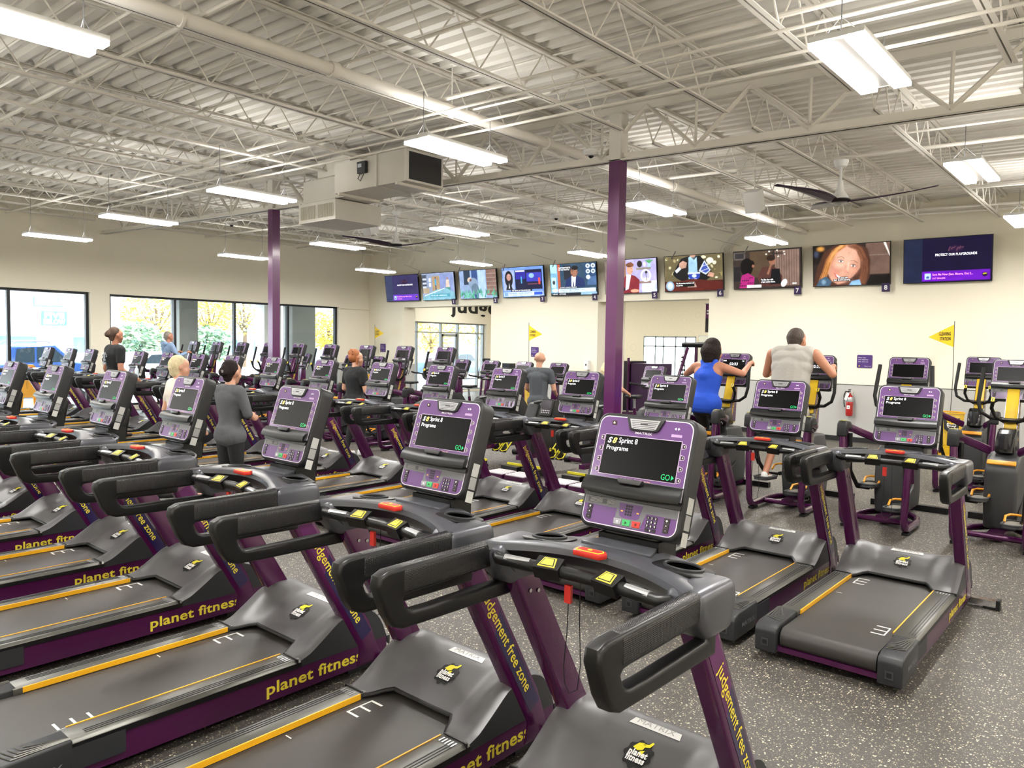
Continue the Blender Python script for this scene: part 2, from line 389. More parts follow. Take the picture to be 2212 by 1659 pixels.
window('window_2', W2, (7.94, 9.63, 11.38, 13.14, 14.91))
window('window_3', W3, (17.0, 18.45, 19.65, 20.55, 21.65, 21.96), alu_m, ((17.0, 22, 2.24),))
d = MB(); d.b2((X0-.2, 19.7, .06), (X0-.14, 19.78, 2.2), alu_m); d.b2((X0-.2, 20.42, .06), (X0-.14, 20.5, 2.2), alu_m); d.b2((X0-.2, 19.7, 2.1), (X0-.14, 20.5, 2.2), alu_m)
d.b2((X0-.2, 19.7, .06), (X0-.14, 20.5, .3), alu_m)
e = bpy.data.objects.new('door_1', None); COL.objects.link(e); struct(e); d.build('door_frame', e, smooth=False)
d = MB(); d.b2((X0-.12, 19.84, 1.0), (X0-.09, 20.36, 1.03), silver); d.b2((X0-.17, 19.9, 1.25), (X0-.168, 20.15, 1.5), P('#d84a50')); d.build('door_handle', e)
# big dark lettering on the wall above the storefront
t = MB(); s_ = 'judgement free zone'
gv, gf, gx0, gx1, gy0, gy1 = glyphs('judge', .02)
W_ = 2.6; sx = W_/(gx1-gx0); TM = plane((X0+.02, 20.0, 3.02), (0, 1, 0), (0, 0, 1))
t.add([((p[0]-gx0)*sx, p[1]*.78, 0) for p in gv], gf, P('#15161a'), TM); t.add([((p[0]-gx0)*sx, p[1]*.78, -.018) for p in gv], [tuple(reversed(f)) for f in gf], P('#15161a'), TM)
tag(t.build('wall_lettering', smooth=False), 'big black lettering above the storefront, seen through the left opening', 'sign')

# ------------------------------------------------------------------ roof joists, girder, columns
def joist_parts(y0, y1, root):
    L_ = y1-y0; D = .46
    m = MB()
    for s in (-1, 1): m.b2((s*.012, 0, -.045), (s*.05, L_, -.037), joist_m); m.b2((s*.010, 0, -.045), (s*.016, L_, 0), joist_m)
    m.b2((-.05, 0, -.006), (.05, L_, 0), joist_m); m.build('top_chord', root, smooth=False)
    m = MB()
    m.b2((-.042, .35, -D), (-.006, L_-.35, -D+.006), joist_m); m.b2((.006, .35, -D), (.042, L_-.35, -D+.006), joist_m)
    m.b2((-.012, .35, -D), (-.006, L_-.35, -D+.035), joist_m); m.b2((.006, .35, -D), (.012, L_-.35, -D+.035), joist_m)
    m.build('bottom_chord', root, smooth=False)
    m = MB(); y = .35; p = .305; up_ = False; pts = [(0, .05, -.03)]
    while y < L_-.3:
        pts.append((0, y, -D+.02 if not up_ else -.03)); up_ = not up_; y += p
    pts.append((0, L_-.05, -.03))
    for a, b in zip(pts, pts[1:]): m.tube([a, b], .0085, joist_m, 5, cap=False)
    m.build('web', root)
ORD = ['first', 'second', 'third', 'fourth', 'fifth', 'sixth', 'seventh', 'eighth', 'ninth', 'tenth', 'eleventh', 'twelfth', 'thirteenth', 'fourteenth', 'fifteenth', 'sixteenth', 'seventeenth', 'eighteenth', 'nineteenth', 'twentieth']
GY = 7.7
protos = {}
JX = [-3.5+1.24*k for k in range(3, -14, -1)]
for bay, (a, b, lab) in enumerate(((ROOM_Y0, GY, 'before the long truss'), (GY, 16.16, 'beyond the long truss'))):
    pr = None
    for i, x in enumerate([q for q in JX if q < -.5]):
        lb = 'pale steel roof joist %s, %s from the right' % (lab, ORD[i])
        if pr is None:
            pr = thing('roof_joist', lb, 'joist', (x, a, zc(x)-.001), 0, 'roof joists'); joist_parts(a, b, pr)
        else: dup(pr, (x, a, zc(x)-.001), 0, lb)
# long truss (girder) over the columns
def gz(x, t): return zc(x)-.055-(0 if t else .655)
g = thing('roof_girder', 'deep grey steel truss running across the ceiling over both columns', 'truss', (0, GY, 0))
for nm, t, hw, hh in (('top_chord', 1, .075, .10), ('bottom_chord', 0, .08, .09)):
    m = MB(); xa, xb = (-20.1, 3.1)
    za, zb = gz(xa, t), gz(xb, t)
    if t: zz = lambda z: (z-hh, z)
    else: zz = lambda z: (z, z+hh)
    for (u0, u1, v0, v1) in ((-hw, -.012, 0, .012), (.012, hw, 0, .012), (-.022, -.012, 0, 1), (.012, .022, 0, 1)):
        vv = []
        for x, z in ((xa, za), (xb, zb)):
            z0, z1 = zz(z)
            if t: lo_, hi_ = z1-(hh*v1 if v1 == 1 else .012), z1-v0
            else: lo_, hi_ = z0+v0, z0+(hh*v1 if v1 == 1 else .012)
            vv += [(x, u0, lo_), (x, u1, lo_), (x, u1, hi_), (x, u0, hi_)]
        m.add(vv, [(0, 1, 2, 3), (7, 6, 5, 4), (0, 4, 5, 1), (1, 5, 6, 2), (2, 6, 7, 3), (3, 7, 4, 0)], joist_m)
    m.build(nm, g, smooth=False)
m = MB(); x = -2.758+1.24*4
while x > -19.4:
    if abs(x+4.6) < .01: pass
    zb = gz(x, 0)+.05
    for s in (-.62, .62):
        xt = x+s
        for o in (-.017, .017): m.tube([(x, o, zb), (xt, o, gz(xt, 1)-.05)], .02, joist_m, 4, cap=False)
    m.tube([(x, 0, zb), (x, 0, gz(x, 1)-.05)], .018, joist_m, 4, cap=False)
    x -= 1.24
m.build('web', g, smooth=False)

col_m = mat('purple_column_paint', '#5a1b57', .28, .1, coat=.5)
def column(x, lab):
    c = thing('support_column', lab, 'column', (x, GY, 0))
    top = gz(x, 0)
    m = MB(); m.b2((-.076, -.076, 0), (.076, .076, top), col_m, bev=.012, seg=3); m.b2((-.13, -.13, 0), (.13, .13, .015), col_m); m.build('shaft', c)
    m = MB(); m.b2((-.08, -.08, top), (.08, .08, gz(x, 1)-.11), steel_w, bev=.012); m.b2((-.14, -.1, gz(x, 1)-.115), (.14, .1, gz(x, 1)-.1), steel_w); m.build('capital', c)
    return c
column(-5.0, 'tall square purple column nearer the middle of the room'); column(-12.4, 'square purple column nearer the window wall')

# ------------------------------------------------------------------ pipes and conduits
def pipe(name, pts, r, lab, cat='pipe', mt=joist_m, coup=(), hang=()):
    m = MB(); m.tube(pts, r, mt, 14 if r > .03 else 8)
    for p, q in coup: m.tube([p, q], r*1.28, mt, 14)
    o = m.build(name); tag(o, lab, cat)
    if hang:
        for (x, y, z0, z1) in hang: h = MB(); h.tube([(x, y, z0), (x, y, z1)], .007, mt, 5); h.lathe([(r*1.1, -.012), (r*1.1, .012)], mt, 14, T=Matrix.Translation((x, y, z0-r)) @ Matrix.Rotation(PI/2, 4, 'X')); h.build('pipe_hanger', o)
    return o
pipe('sprinkler_main_pipe', [(-5.79, ROOM_Y0, 4.335), (-5.79, 16.16, 4.335)], .057, 'thick cream sprinkler pipe running to the screen wall', coup=[((-5.79, y-.04, 4.335), (-5.79, y+.04, 4.335)) for y in (1.2, 4.2, 7.35, 10.5, 13.5, 15.9)],
     hang=[(-5.79, y, 4.38, zc(-5.79)) for y in (2.8, 5.7, 8.8, 11.9, 14.9)])
for i, y in enumerate((3.0, 5.6, 10.3, 13.2)):
    pipe('sprinkler_branch_pipe', [(-20.0, y, 4.66), (-5.79, y, 4.43), (2.8, y, 4.23)], .022, 'thin branch sprinkler pipe crossing the ceiling, %s from the camera' % ORD[i])
for i, (y, z) in enumerate(((5.42, 4.215), (5.85, 4.20), (6.1, 4.19))):
    pipe('electrical_conduit', [(-15.5, y, z+.2), (-5, y, z), (2.6, y, z-.15)], .014, 'thin grey conduit below the joists, %s of three' % ORD[i], 'conduit')
for i, (y, z) in enumerate(((15.75, 4.52), (15.62, 4.44), (15.45, 4.5))):
    pipe('electrical_conduit', [(-9.0, y, z+.1), (2.8, y, z-.18)], .022, 'grey conduit along the top of the screen wall, %s of three' % ORD[i], 'conduit')
m = MB()
for k in range(5):
    x = -7.35+k*.06; m.tube([(x-.3, 16.12, 3.98), (x-.3, 16.1, 4.12), (x, 15.9, 4.3), (x+.35, 15.65, 4.42), (x+.9, 15.1, 4.5)], .014, joist_m, 6)
tag(m.build('conduit_bundle'), 'bundle of bent conduits coming down above the sixth screen', 'conduit')
for i, y in enumerate((.9, 2.6, 4.3, 6.0, 9.4, 11.2, 13.0, 14.8)):
    m = MB(); m.add([(-20.2, y-.02, zc(-20.2)-.382), (3, y-.02, zc(3)-.382), (3, y+.02, zc(3)-.382), (-20.2, y+.02, zc(-20.2)-.382)], [(0, 1, 2, 3)], joist_m)
    m.tube([(-20.2, y, zc(-20.2)-.385), (3, y, zc(3)-.385)], .012, joist_m, 4)
    m.tube([(-20.2, y, zc(-20.2)-.03), (3, y, zc(3)-.03)], .012, joist_m, 4)
    tag(m.build('joist_bridging'), 'thin bracing rod tying the roof joists together, %s from the camera' % ORD[i], 'bracing')

# ------------------------------------------------------------------ ceiling lights
glow = mat('led_bar', '#fff8ec', .4, emit=14.)
def fixture(loc, lab):
    f = thing('ceiling_light', lab, 'ceiling light', loc, 0, 'suspended twin-bar ceiling lights')
    m = MB(); m.b2((-.17, -.58, .0), (.17, .58, .035), white, bev=.006); m.b2((-.05, -.54, -.006), (.05, .54, .0), silver); m.build('housing', f)
    for s in (-1, 1):
        m = MB(); m.b2((s*.115-.058, -.575, -.03), (s*.115+.058, .575, 0), glow, bev=.012); m.build('light_bar', f)
    top = zc(loc[0])-.46-loc[2]
    for s in (-1, 1):
        m = MB(); m.tube([(0, s*.48, .03), (0, s*.48, top)], .0035, P('#6b6b6b'), 5); m.tube([(-.12, s*.48, .035), (0, s*.48, .16), (.12, s*.48, .035)], .003, P('#8b8b8b'), 4); m.build('hanging_chain', f)
rows = {1.55: 'in the row nearest the camera', 5.58: 'in the second row from the camera', 9.6: 'in the third row from the camera', 13.6: 'in the row nearest the screens'}
for gy in GRID_Y[1:]:
    i = 0
    for gx in GRID_X[:5]:
        if gy == 1.55 and gx > -3: continue
        fixture((gx, gy, LAMP_Z+.03), 'suspended twin-bar LED light %s, %s from the right' % (rows[gy], ORD[i])); i += 1

for n_, (gx, gy) in enumerate([(1.9, q) for q in GRID_Y]+[(q, -2.6) for q in GRID_X[:5]]+[(-1.65, 1.55)]):
    fixture((gx, gy, LAMP_Z+.03), 'suspended twin-bar LED light above or behind the camera, %s of those out of view' % ORD[n_])

# ------------------------------------------------------------------ ceiling fans, HVAC, small ceiling things
def fan(x, y, zt, zb, rz, lab):
    f = thing('ceiling_fan', lab, 'ceiling fan', (x, y, zb), rz)
    h = zt-zb
    m = MB(); m.lathe([(.02, h-.09), (.07, h-.08), (.09, h-.02), (.09, h)], white, 20); m.build('canopy', f)
    m = MB(); m.cyl((0, 0, .1), (0, 0, h-.08), .016, white, 10); m.lathe([(.03, .24), (.05, .12), (.09, .06), (.12, .02), (.1, -.02), (.04, -.045)], white, 20); m.build('downrod', f)
    m = MB(); m.lathe([(.12, .01), (.135, -.01), (.11, -.035), (.03, -.05)], P('#1a1416', .3), 20); m.build('motor_hub', f)
    for k in range(3):
        m = MB(); R_ = Matrix.Rotation(2*PI*k/3, 4, 'Z')
        def fn(u, v):
            r = .1+u*1.0; w = .05+.13*math.sin(PI*min(1, u*1.15+.08))**.6*(1-.55*u); c = .10*math.sin(PI*u*.9)
            return R_ @ Vector((r, c+(v-.5)*w, -.01+.09*u+(v-.5)*w*.35*(1-u*.6)))
        m.grid(fn, 14, 4, P('#2a1230', .3)); fb = m.build('blade', f)
        so = fb.modifiers.new('s', 'SOLIDIFY'); so.thickness = .012
fan(-3.2, 10.1, 4.29, 3.79, math.radians(5), 'dark purple ceiling fan near the right, hanging before the seventh screen')
fan(-11.45, 9.8, 4.42, 3.78, math.radians(12), 'dark purple ceiling fan beyond the air handler, above the far bikes')
duct_m = mat('duct_paint', '#d3cfc7', .55, noise=.03, nscale=3)
h = thing('air_handler', 'boxy cream air handling unit hung under the roof, dark grille on its right end', 'air handler', (-9.0, 7.0, 4.0))
I = Matrix.Translation((9, -7, -4))
m = MB(); m.b2((-9.13, 6.65, 4.0), (-7.62, 7.32, 4.42), duct_m, I, bev=.008); m.b2((-8.2, 6.63, 3.99), (-8.17, 7.33, 4.43), duct_m, I)
for x in (-9.0, -7.75): m.b2((x-.02, 6.62, 3.965), (x+.02, 7.36, 4.0), joist_m, I)
m.build('housing', h)
m = MB(); m.b2((-7.62, 6.65, 4.0), (-7.59, 7.32, 4.42), steel_w, I); m.b2((-7.592, 6.70, 4.03), (-7.582, 7.28, 4.39), mat('dark_grille', '#26262b', .5), I); m.build('end_grille', h)
m = MB(); m.b2((-10.35, 6.95, 4.03), (-9.13, 7.55, 4.36), duct_m, I, bev=.006); m.b2((-9.9, 6.9, 4.36), (-9.1, 7.3, 4.62), duct_m, I); m.build('duct_section', h)
m = MB(); m.b2((-8.55, 6.60, 4.2), (-8.38, 6.65, 4.36), P('#25272c'), I, bev=.01); m.b2((-8.53, 6.595, 4.28), (-8.45, 6.601, 4.33), P('#b8c2cc'), I); m.tube([I @ Vector(p) for p in ((-8.52, 6.63, 4.2), (-8.56, 6.62, 4.14), (-8.5, 6.62, 4.1), (-8.44, 6.63, 4.19))], .006, P('#303035'), 6); m.build('control_box', h)
df = thing('air_diffuser', 'cream four-way air diffuser with slotted grilles beside the air handler', 'air diffuser', (-9.92, 7.33, 3.71))
m = MB(); m.b2((-.475, -.435, 0), (.475, .435, .30), steel_w, bev=.01); m.build('case', df)
grl = mat('diffuser_slots', '#6f6b64', .6)
m = MB()
for s in (-1, 1):
    m.b2((s*.225-.20, -.437, .05), (s*.225+.20, -.434, .25), mat('diffuser_recess', '#b5b09c', .6)); m.b2((.434, s*.205-.185, .05), (.437, s*.205+.185, .25), grl)
    for k in range(14):
        m.b2((s*.225-.19+k*.029, -.445, .05), (s*.225-.183+k*.029, -.436, .25), steel_w); m.b2((.436, s*.205-.18+k*.0275, .05), (.444, s*.205-.175+k*.0275, .25), steel_w)
m.build('grille', df, smooth=False)
m = MB()
for (x, y) in ((-.45, -.41), (.45, -.41), (.45, .41), (-.45, .41)): m.tube([(x, y, .3), (x, y, .318)], .008, P('#555555'), 5)
m.build('hanging_rod', df)
for (x, y, z, lab) in ((-13.0, 7.2, 4.0, 'white dome camera on a rod left of the far column'), (-5.22, 7.45, 4.16, 'white dome camera beside the top of the near column'), (-7.6, 9.9, 3.98, 'white round access point hanging beyond the sprinkler pipe')):
    m = MB(); m.lathe([(.03, .05), (.09, .03), (.1, 0), (.07, -.03), (.02, -.04)], white, 18, c=(x, y, z)); m.ball((x, y, z-.03), .035, P('#1a1a1c', .2)); m.tube([(x, y, z+.04), (x, y, zc(x))], .008, joist_m, 6)
    tag(m.build('dome_camera'), lab, 'camera')
for (x, y, z, lab) in ((-11.4, 9.1, 4.05, 'white loudspeaker hung by the left ceiling fan'), (-4.55, 10.6, 4.0, 'grey loudspeaker hung left of the right ceiling fan')):
    m = MB(); m.box((x, y, z), (.22, .2, .3), white, Matrix.Translation((x, y, z)) @ Matrix.Rotation(.4, 4, 'X') @ Matrix.Translation((-x, -y, -z)), bev=.04, seg=3); m.tube([(x, y, z+.1), (x, y, zc(x))], .01, joist_m, 6)
    tag(m.build('hanging_speaker'), lab, 'speaker')
for i in range(7):
    x = -17.5+i*1.75
    m = MB(); m.tube([(x-.1, 16.0, 3.95+.02*(i % 2)), (x, 15.85, 3.9+.02*(i % 2)), (x+.12, 15.8, 4.08)], .012, P('#8a8a84'), 6)
    m.tube([(x-.8+t*.1, 15.95+.0*t, 4.32-.0*t-.03*t-.0*t*t) for t in range(8)], .004, P('#9a9a92'), 4)
    tag(m.build('antenna_bracket'), 'small bent bracket with cable above the screens, %s from the left' % ORD[i], 'bracket')

# ================================================================== WALL SCREENS
import numpy as np
def pixel_screen_material():
    m = bpy.data.materials.new('screen_pixels'); m.use_nodes = True; nt = m.node_tree; b = nt.nodes['Principled BSDF']
    at = nt.nodes.new('ShaderNodeAttribute'); at.attribute_name = 'Col'; b.inputs['Base Color'].default_value = (.003, .003, .004, 1); b.inputs['Roughness'].default_value = .3
    b.inputs['Specular IOR Level'].default_value = .2; nt.links.new(at.outputs['Color'], b.inputs['Emission Color']); b.inputs['Emission Strength'].default_value = .8
    return m
pix_m = pixel_screen_material()
class Pic:                                # the picture a screen shows: a grid of coloured cells, captions laid on top
    def __init__(s, w, h):
        s.m = MB(); s.w, s.h, s.k = w, h, 0; s.W, s.H = 256, 144; s.c = np.zeros((s.H, s.W, 3))
        s.X, s.Y = np.meshgrid((np.arange(s.W)+.5)/s.W, (np.arange(s.H)+.5)/s.H)
    def poly(s, pts, c, e=1.0, a=1.0, soft=0):
        ins = np.zeros((s.H, s.W), bool); n = len(pts)
        for i in range(n):
            (x1, y1), (x2, y2) = pts[i], pts[(i+1) % n]
            if y1 == y2: continue
            t = ((y1 > s.Y) != (y2 > s.Y)) & (s.X < (x2-x1)*(s.Y-y1)/(y2-y1)+x1); ins ^= t
        k = ins.astype(float)
        if soft: k = s.blur(k[..., None], soft)[..., 0]
        k = k[..., None]*a; s.c = s.c*(1-k)+np.array(lin(c))*e*k; return s
    def rect(s, a, b, c, d, col, e=1.0): return s.poly([(a, b), (c, b), (c, d), (a, d)], col, e)
    def ell(s, cx, cy, rx, ry, col, e=1.0, n=18, rot=0., a=1.0, soft=0):
        pts = []
        for i in range(22):
            t = 2*PI*i/22; x, y = rx*math.cos(t)*s.w, ry*math.sin(t)*s.h
            x, y = x*math.cos(rot)-y*math.sin(rot), x*math.sin(rot)+y*math.cos(rot); pts.append((cx+x/s.w, cy+y/s.h))
        return s.poly(pts, col, e, a, soft)
    def bar(s, x0, y0, x1, y1, w, col, e=1.0, a=1.0, soft=0):
        dx, dy = (x1-x0)*s.w, (y1-y0)*s.h; L_ = math.hypot(dx, dy) or 1; nx, ny = -dy/L_*w/2, dx/L_*w/2*s.w/s.h
        return s.poly([(x0+nx, y0+ny), (x0-nx, y0-ny), (x1-nx, y1-ny), (x1+nx, y1+ny)], col, e, a, soft)
    def strands(s, pts, n, cols, sp=.03, w=.006, a=.5):
        rng = np.random.RandomState(n)
        for k in range(n):
            dx, dy = rng.uniform(-sp, sp), rng.uniform(-sp, sp); q = [(x+dx+rng.uniform(-.008, .008), y+dy) for x, y in pts]; c = cols[rng.randint(len(cols))]
            for p0, p1 in zip(q, q[1:]): s.bar(*p0, *p1, w, c, 1, a)
        return s
    def blur(s, A, sg):
        r = int(sg*2.5)+1; g = np.exp(-np.arange(-r, r+1)**2/(2*sg*sg)); g /= g.sum(); o = np.zeros_like(A)
        B = np.pad(A, ((r, r), (0, 0), (0, 0)), 'edge')
        for i, v in enumerate(g): o += v*B[i:i+A.shape[0]]
        B = np.pad(o, ((0, 0), (r, r), (0, 0)), 'edge'); o = np.zeros_like(A)
        for i, v in enumerate(g): o += v*B[:, i:i+A.shape[1]]
        return o
    def text(s, t, x, y, h, col, bold=.02, ax=0., width=None, e=.9):
        s.k += 1; s.m.text(t, ((x-.5)*s.w, (y-.5)*s.h, .0015), (1, 0, 0), (0, 1, 0), h*s.h, S(col, e), bold, 0, ax, .5, None if width is None else width*s.w); return s
    def build(s, parent, T, sg=.8, grain=.10):
        rng = np.random.RandomState(4); s.c = s.blur(s.c, sg)
        n1 = s.blur(rng.randn(s.H, s.W, 1), 1.2)*3; n2 = s.blur(rng.randn(s.H, s.W, 1), 7)*14
        s.c = np.clip(s.c*(1+grain*n1*.5+grain*n2), 0, 4)
        me = bpy.data.meshes.new('screen'); nx, ny = s.W+1, s.H+1; gx, gy = np.meshgrid(np.linspace(-s.w/2, s.w/2, nx), np.linspace(-s.h/2, s.h/2, ny))
        v = np.stack([gx.ravel(), gy.ravel(), np.zeros(nx*ny)], 1); Tm = np.array(T); v = v @ Tm[:3, :3].T+Tm[:3, 3]
        i, j = np.meshgrid(np.arange(s.W), np.arange(s.H)); a = (j*nx+i).ravel(); f = np.stack([a, a+1, a+nx+1, a+nx], 1)
        me.vertices.add(len(v)); me.vertices.foreach_set('co', v.ravel()); me.loops.add(f.size); me.loops.foreach_set('vertex_index', f.ravel()); me.polygons.add(len(f)); me.polygons.foreach_set('loop_start', np.arange(len(f))*4)
        me.update(calc_edges=True); at = me.color_attributes.new('Col', 'FLOAT_COLOR', 'CORNER')
        at.data.foreach_set('color', np.repeat(np.concatenate([s.c.reshape(-1, 3), np.ones((s.W*s.H, 1))], 1), 4, 0).ravel()); me.materials.append(pix_m)
        o = bpy.data.objects.new('screen', me); COL.objects.link(o); o.parent = parent
        if s.k: s.m.build('screen_caption', o, smooth=False, T=T)
        else: s.m.bm.free()
        return o
def pic_playgrounds(p, dim):
    bg, side, pur = ('#120a30', '#1c2440', '#6a12b8') if not dim else ('#3a3560', '#3c4462', '#6a3ac0')
    p.rect(0, 0, 1, 1, bg, .8).rect(0, 0, .22, 1, side, .8).rect(.22, .02, .99, .25, pur, .9)
    p.ell(.6, .74, .09, .09, '#2c1440', .6)
    for k in range(6): p.bar(.52+.03*k, .70+.03*(k % 3), .54+.03*k, .80-.02*(k % 2), .012, '#7a4a60', .6)
    p.text('PROTECT OUR PLAYGROUNDS', .37, .62, .055, '#ffffff', .02, 0, .47)
    p.rect(.25, .06, .32, .20, '#bcd4ff', .9).ell(.285, .11, .018, .03, '#3c5a9a')
    p.text('Save Me Now (feat. Moore, Guz 2...', .34, .165, .05, '#ff9ad0', .02, 0, .46).text('CAT DEALERS', .34, .085, .035, '#ff9ad0', .02, 0, .15)
    p.ell(.93, .14, .03, .05, '#1a0a2c').bar(.91, .15, .95, .16, .012, '#d0c040')
def pic1(p):
    p.rect(0, 0, 1, 1, '#8f9cb8', .9).rect(0, .25, .15, .95, '#4c5568', .8).rect(.32, .2, .56, .88, '#b39a78', .8).rect(.56, .2, .97, .95, '#8795c4', .9)
    for k in range(4): p.rect(.02, .3+.15*k, .14, .37+.15*k, '#cfd6e2', .8)
    p.rect(.22, .5, .28, .64, '#dfe4ee').rect(.22, .68, .28, .82, '#dfe4ee').rect(.02, .25, .22, .45, '#b7a68c', .8)
    p.ell(.43, .82, .018, .035, '#6a4a3c').rect(.41, .55, .45, .78, '#2f9ad0').rect(.415, .28, .445, .55, '#2c3650')
    p.ell(.80, .78, .025, .045, '#9a7a66').poly([(.74, .45), (.86, .45), (.85, .73), (.76, .73)], '#d9c2b4').rect(.74, .3, .88, .45, '#3f8078')
    p.poly([(0, 0), (1, 0), (1, .25), (.75, .42), (.45, .38), (.1, .2), (0, .12)], '#7fb2c4', .9).rect(.22, .1, .85, .22, '#4c94a8')
    p.bar(.05, .16, .7, .42, .012, '#e8f4ff').text('IT\'S MY LIFE  WEEKDAYS', .25, .16, .05, '#d8f0f4', .0, 0, .5)
def pic2(p):
    p.rect(0, 0, 1, 1, '#8fa6cc', .9).rect(.12, .5, .3, 1, '#2c3c50', .8).rect(.34, .0, .5, 1, '#39548c', .8).rect(.52, .0, .72, 1, '#a9c2ea', .95).rect(.74, .1, 1, 1, '#8a6a60', .8)
    for k in range(6): p.rect(.74, .15+.14*k, 1, .17+.14*k, '#b09a90', .8)
    p.ell(.29, .66, .07, .10, '#c9b8a6').ell(.38, .52, .13, .22, '#7c90a8').ell(.31, .66, .03, .05, '#6b4a40').ell(.42, .34, .10, .2, '#5c7084')
    random.seed(3)
    for k in range(46):
        x = random.random(); y = random.random()*.2; h = .12+.12*random.random()
        p.poly([(x-.02, y), (x+.02, y), (x+random.uniform(-.04, .04), y+h)], random.choice(['#4fae8a', '#3c9478', '#68c09c']), .8)
def pic3(p):
    p.rect(0, 0, 1, 1, '#6f94d8', .9).rect(.03, .22, .3, .92, '#9aa8d0').ell(.165, .62, .10, .28, '#17141c', .5).ell(.165, .68, .055, .12, '#b98a80').poly([(.08, .24), (.25, .24), (.21, .45), (.12, .45)], '#1b1a24', .5).poly([(.15, .3), (.18, .3), (.165, .5)], '#e8e6f0')
    p.ell(.145, .7, .008, .01, '#2c1a1a').ell(.187, .7, .008, .01, '#2c1a1a').bar(.145, .62, .185, .62, .008, '#8a3c44')
    p.rect(.32, .24, .97, .9, '#15123c', .7).rect(.34, .6, .58, .86, '#2a2494').rect(.60, .5, .95, .8, '#3a3ab0').ell(.72, .7, .06, .08, '#8fb8ff').rect(.46, .45, .49, .68, '#49a0e0').rect(.88, .4, .92, .62, '#e04a3c').rect(.62, .4, .86, .44, '#6a3a48')
    p.rect(.34, .85, .56, .89, '#f4f4ff').rect(.2, .18, .72, .25, '#12122a').text('THE NEWS OF THE MORNING', .22, .215, .04, '#ffffff', .01, 0, .46)
    p.rect(.02, .03, .98, .17, '#cfe0ff').text('BREAKING: VOTES COUNTED', .16, .12, .055, '#22489a', .01, 0, .56).text('AROUND THE WORLD THIS HOUR', .16, .06, .04, '#3c5aa0', .0, 0, .5).rect(.76, .05, .96, .15, '#2c56c0').rect(.03, .04, .13, .16, '#7ea4e4')
def pic4(p):
    p.rect(0, 0, 1, 1, '#2f4c66', .8).rect(0, .0, .16, 1, '#7fb6d8', .9).rect(0, .72, .14, 1, '#a6d8e8').rect(.16, .1, .22, 1, '#c8603c', .8).rect(.02, .25, .12, .58, '#b4d4e4')
    p.ell(.07, .42, .03, .07, '#3c3a3c').rect(.76, .5, 1, .98, '#26456c').poly([(.8, .3), (1, .3), (1, .58), (.84, .55)], '#44628c').rect(.30, .5, .46, .95, '#20222c')
    for x in (.83, .94):
        for y in (.9, .73): p.ell(x, y, .045, .07, '#cfdce8').ell(x, y, .02, .03, '#5a6a80')
    p.ell(.83, .55, .045, .07, '#d8e4f0').poly([(.32, .25), (.76, .25), (.74, .5), (.6, .6), (.46, .6), (.35, .5)], '#1d2f66', .8).poly([(.46, .25), (.54, .25), (.57, .62), (.47, .6)], '#e8eef8').poly([(.49, .25), (.52, .25), (.515, .55)], '#1a2246')
    p.ell(.53, .74, .075, .17, '#9a6a54').ell(.55, .86, .075, .07, '#171418', .5).ell(.60, .72, .02, .04, '#7c5040').ell(.50, .77, .012, .012, '#20120e').ell(.475, .64, .02, .02, '#4c2420').bar(.47, .81, .53, .82, .012, '#241410')
    p.text("I DON'T WANT TO BE THE", .19, .88, .045, '#ffffff', .02, 0, .26).text("GUY WHO'S TO BE TOLD", .19, .82, .045, '#ffffff', .02, 0, .24)
    p.rect(.19, .22, .6, .27, '#10203c').text('ON WHAT A CHANCE TO REBOUND', .2, .245, .035, '#ffffff', 0, 0, .38)
    p.rect(.17, .08, .98, .21, '#cfe2f4').text('Cowboys fall to Eagles for 2nd loss of season', .2, .165, .055, '#24405c', 0, 0, .55).text('the shortest of their last ten regular season games', .2, .11, .035, '#4c6884', 0, 0, .6)
    p.rect(0, 0, 1, .075, '#181a24').text('NEWS   SCORES', .03, .037, .04, '#e8e8e8', .01, 0, .3).rect(.66, 0, 1, .075, '#8fb8d4').ell(.09, .16, .07, .06, '#dde6ee')
def pic5(p):
    p.rect(0, 0, 1, 1, '#b6aee0', .9).rect(0, 0, .16, 1, '#86786a', .8).rect(.16, .0, .26, 1, '#4a4644', .7).rect(.26, .0, .42, 1, '#a67a58', .8).rect(.72, 0, 1, .35, '#cfd6ff')
    p.rect(.62, .68, .9, .74, '#8c8478').rect(.66, .27, .9, .34, '#8c7468').ell(.69, .85, .05, .1, '#2a2422').ell(.78, .84, .025, .07, '#e8e4f0').rect(.84, .74, .9, .86, '#a4c4e8')
    for k in range(7): p.bar(.87, .86, .80+.024*k, .98-.01*abs(3-k), .014, '#4c9a5c')
    p.ell(.80, .5, .1, .19, '#e6e6ff').ell(.80, .5, .07, .14, '#b8b4e0').ell(.80, .38, .05, .06, '#d8d0c8').bar(.82, .35, .80, .6, .01, '#4c4448').ell(.81, .6, .025, .04, '#383034')
    p.poly([(.30, 0), (.66, 0), (.68, .38), (.6, .5), (.5, .56), (.40, .5), (.32, .3)], '#8e2a34', .8).poly([(.40, .08), (.46, .12), (.52, .54), (.43, .56)], '#eef0ff').ell(.50, .70, .06, .15, '#d6a084').ell(.50, .84, .075, .07, '#70442c').poly([(.44, .84), (.52, .93), (.58, .86), (.57, .78), (.5, .82)], '#7c4c30')
    p.ell(.53, .73, .008, .01, '#2a1c18').bar(.52, .63, .56, .63, .007, '#8a4038').ell(.58, .06, .08, .05, '#d0987c').ell(.36, .12, .04, .06, '#1d1a1c')
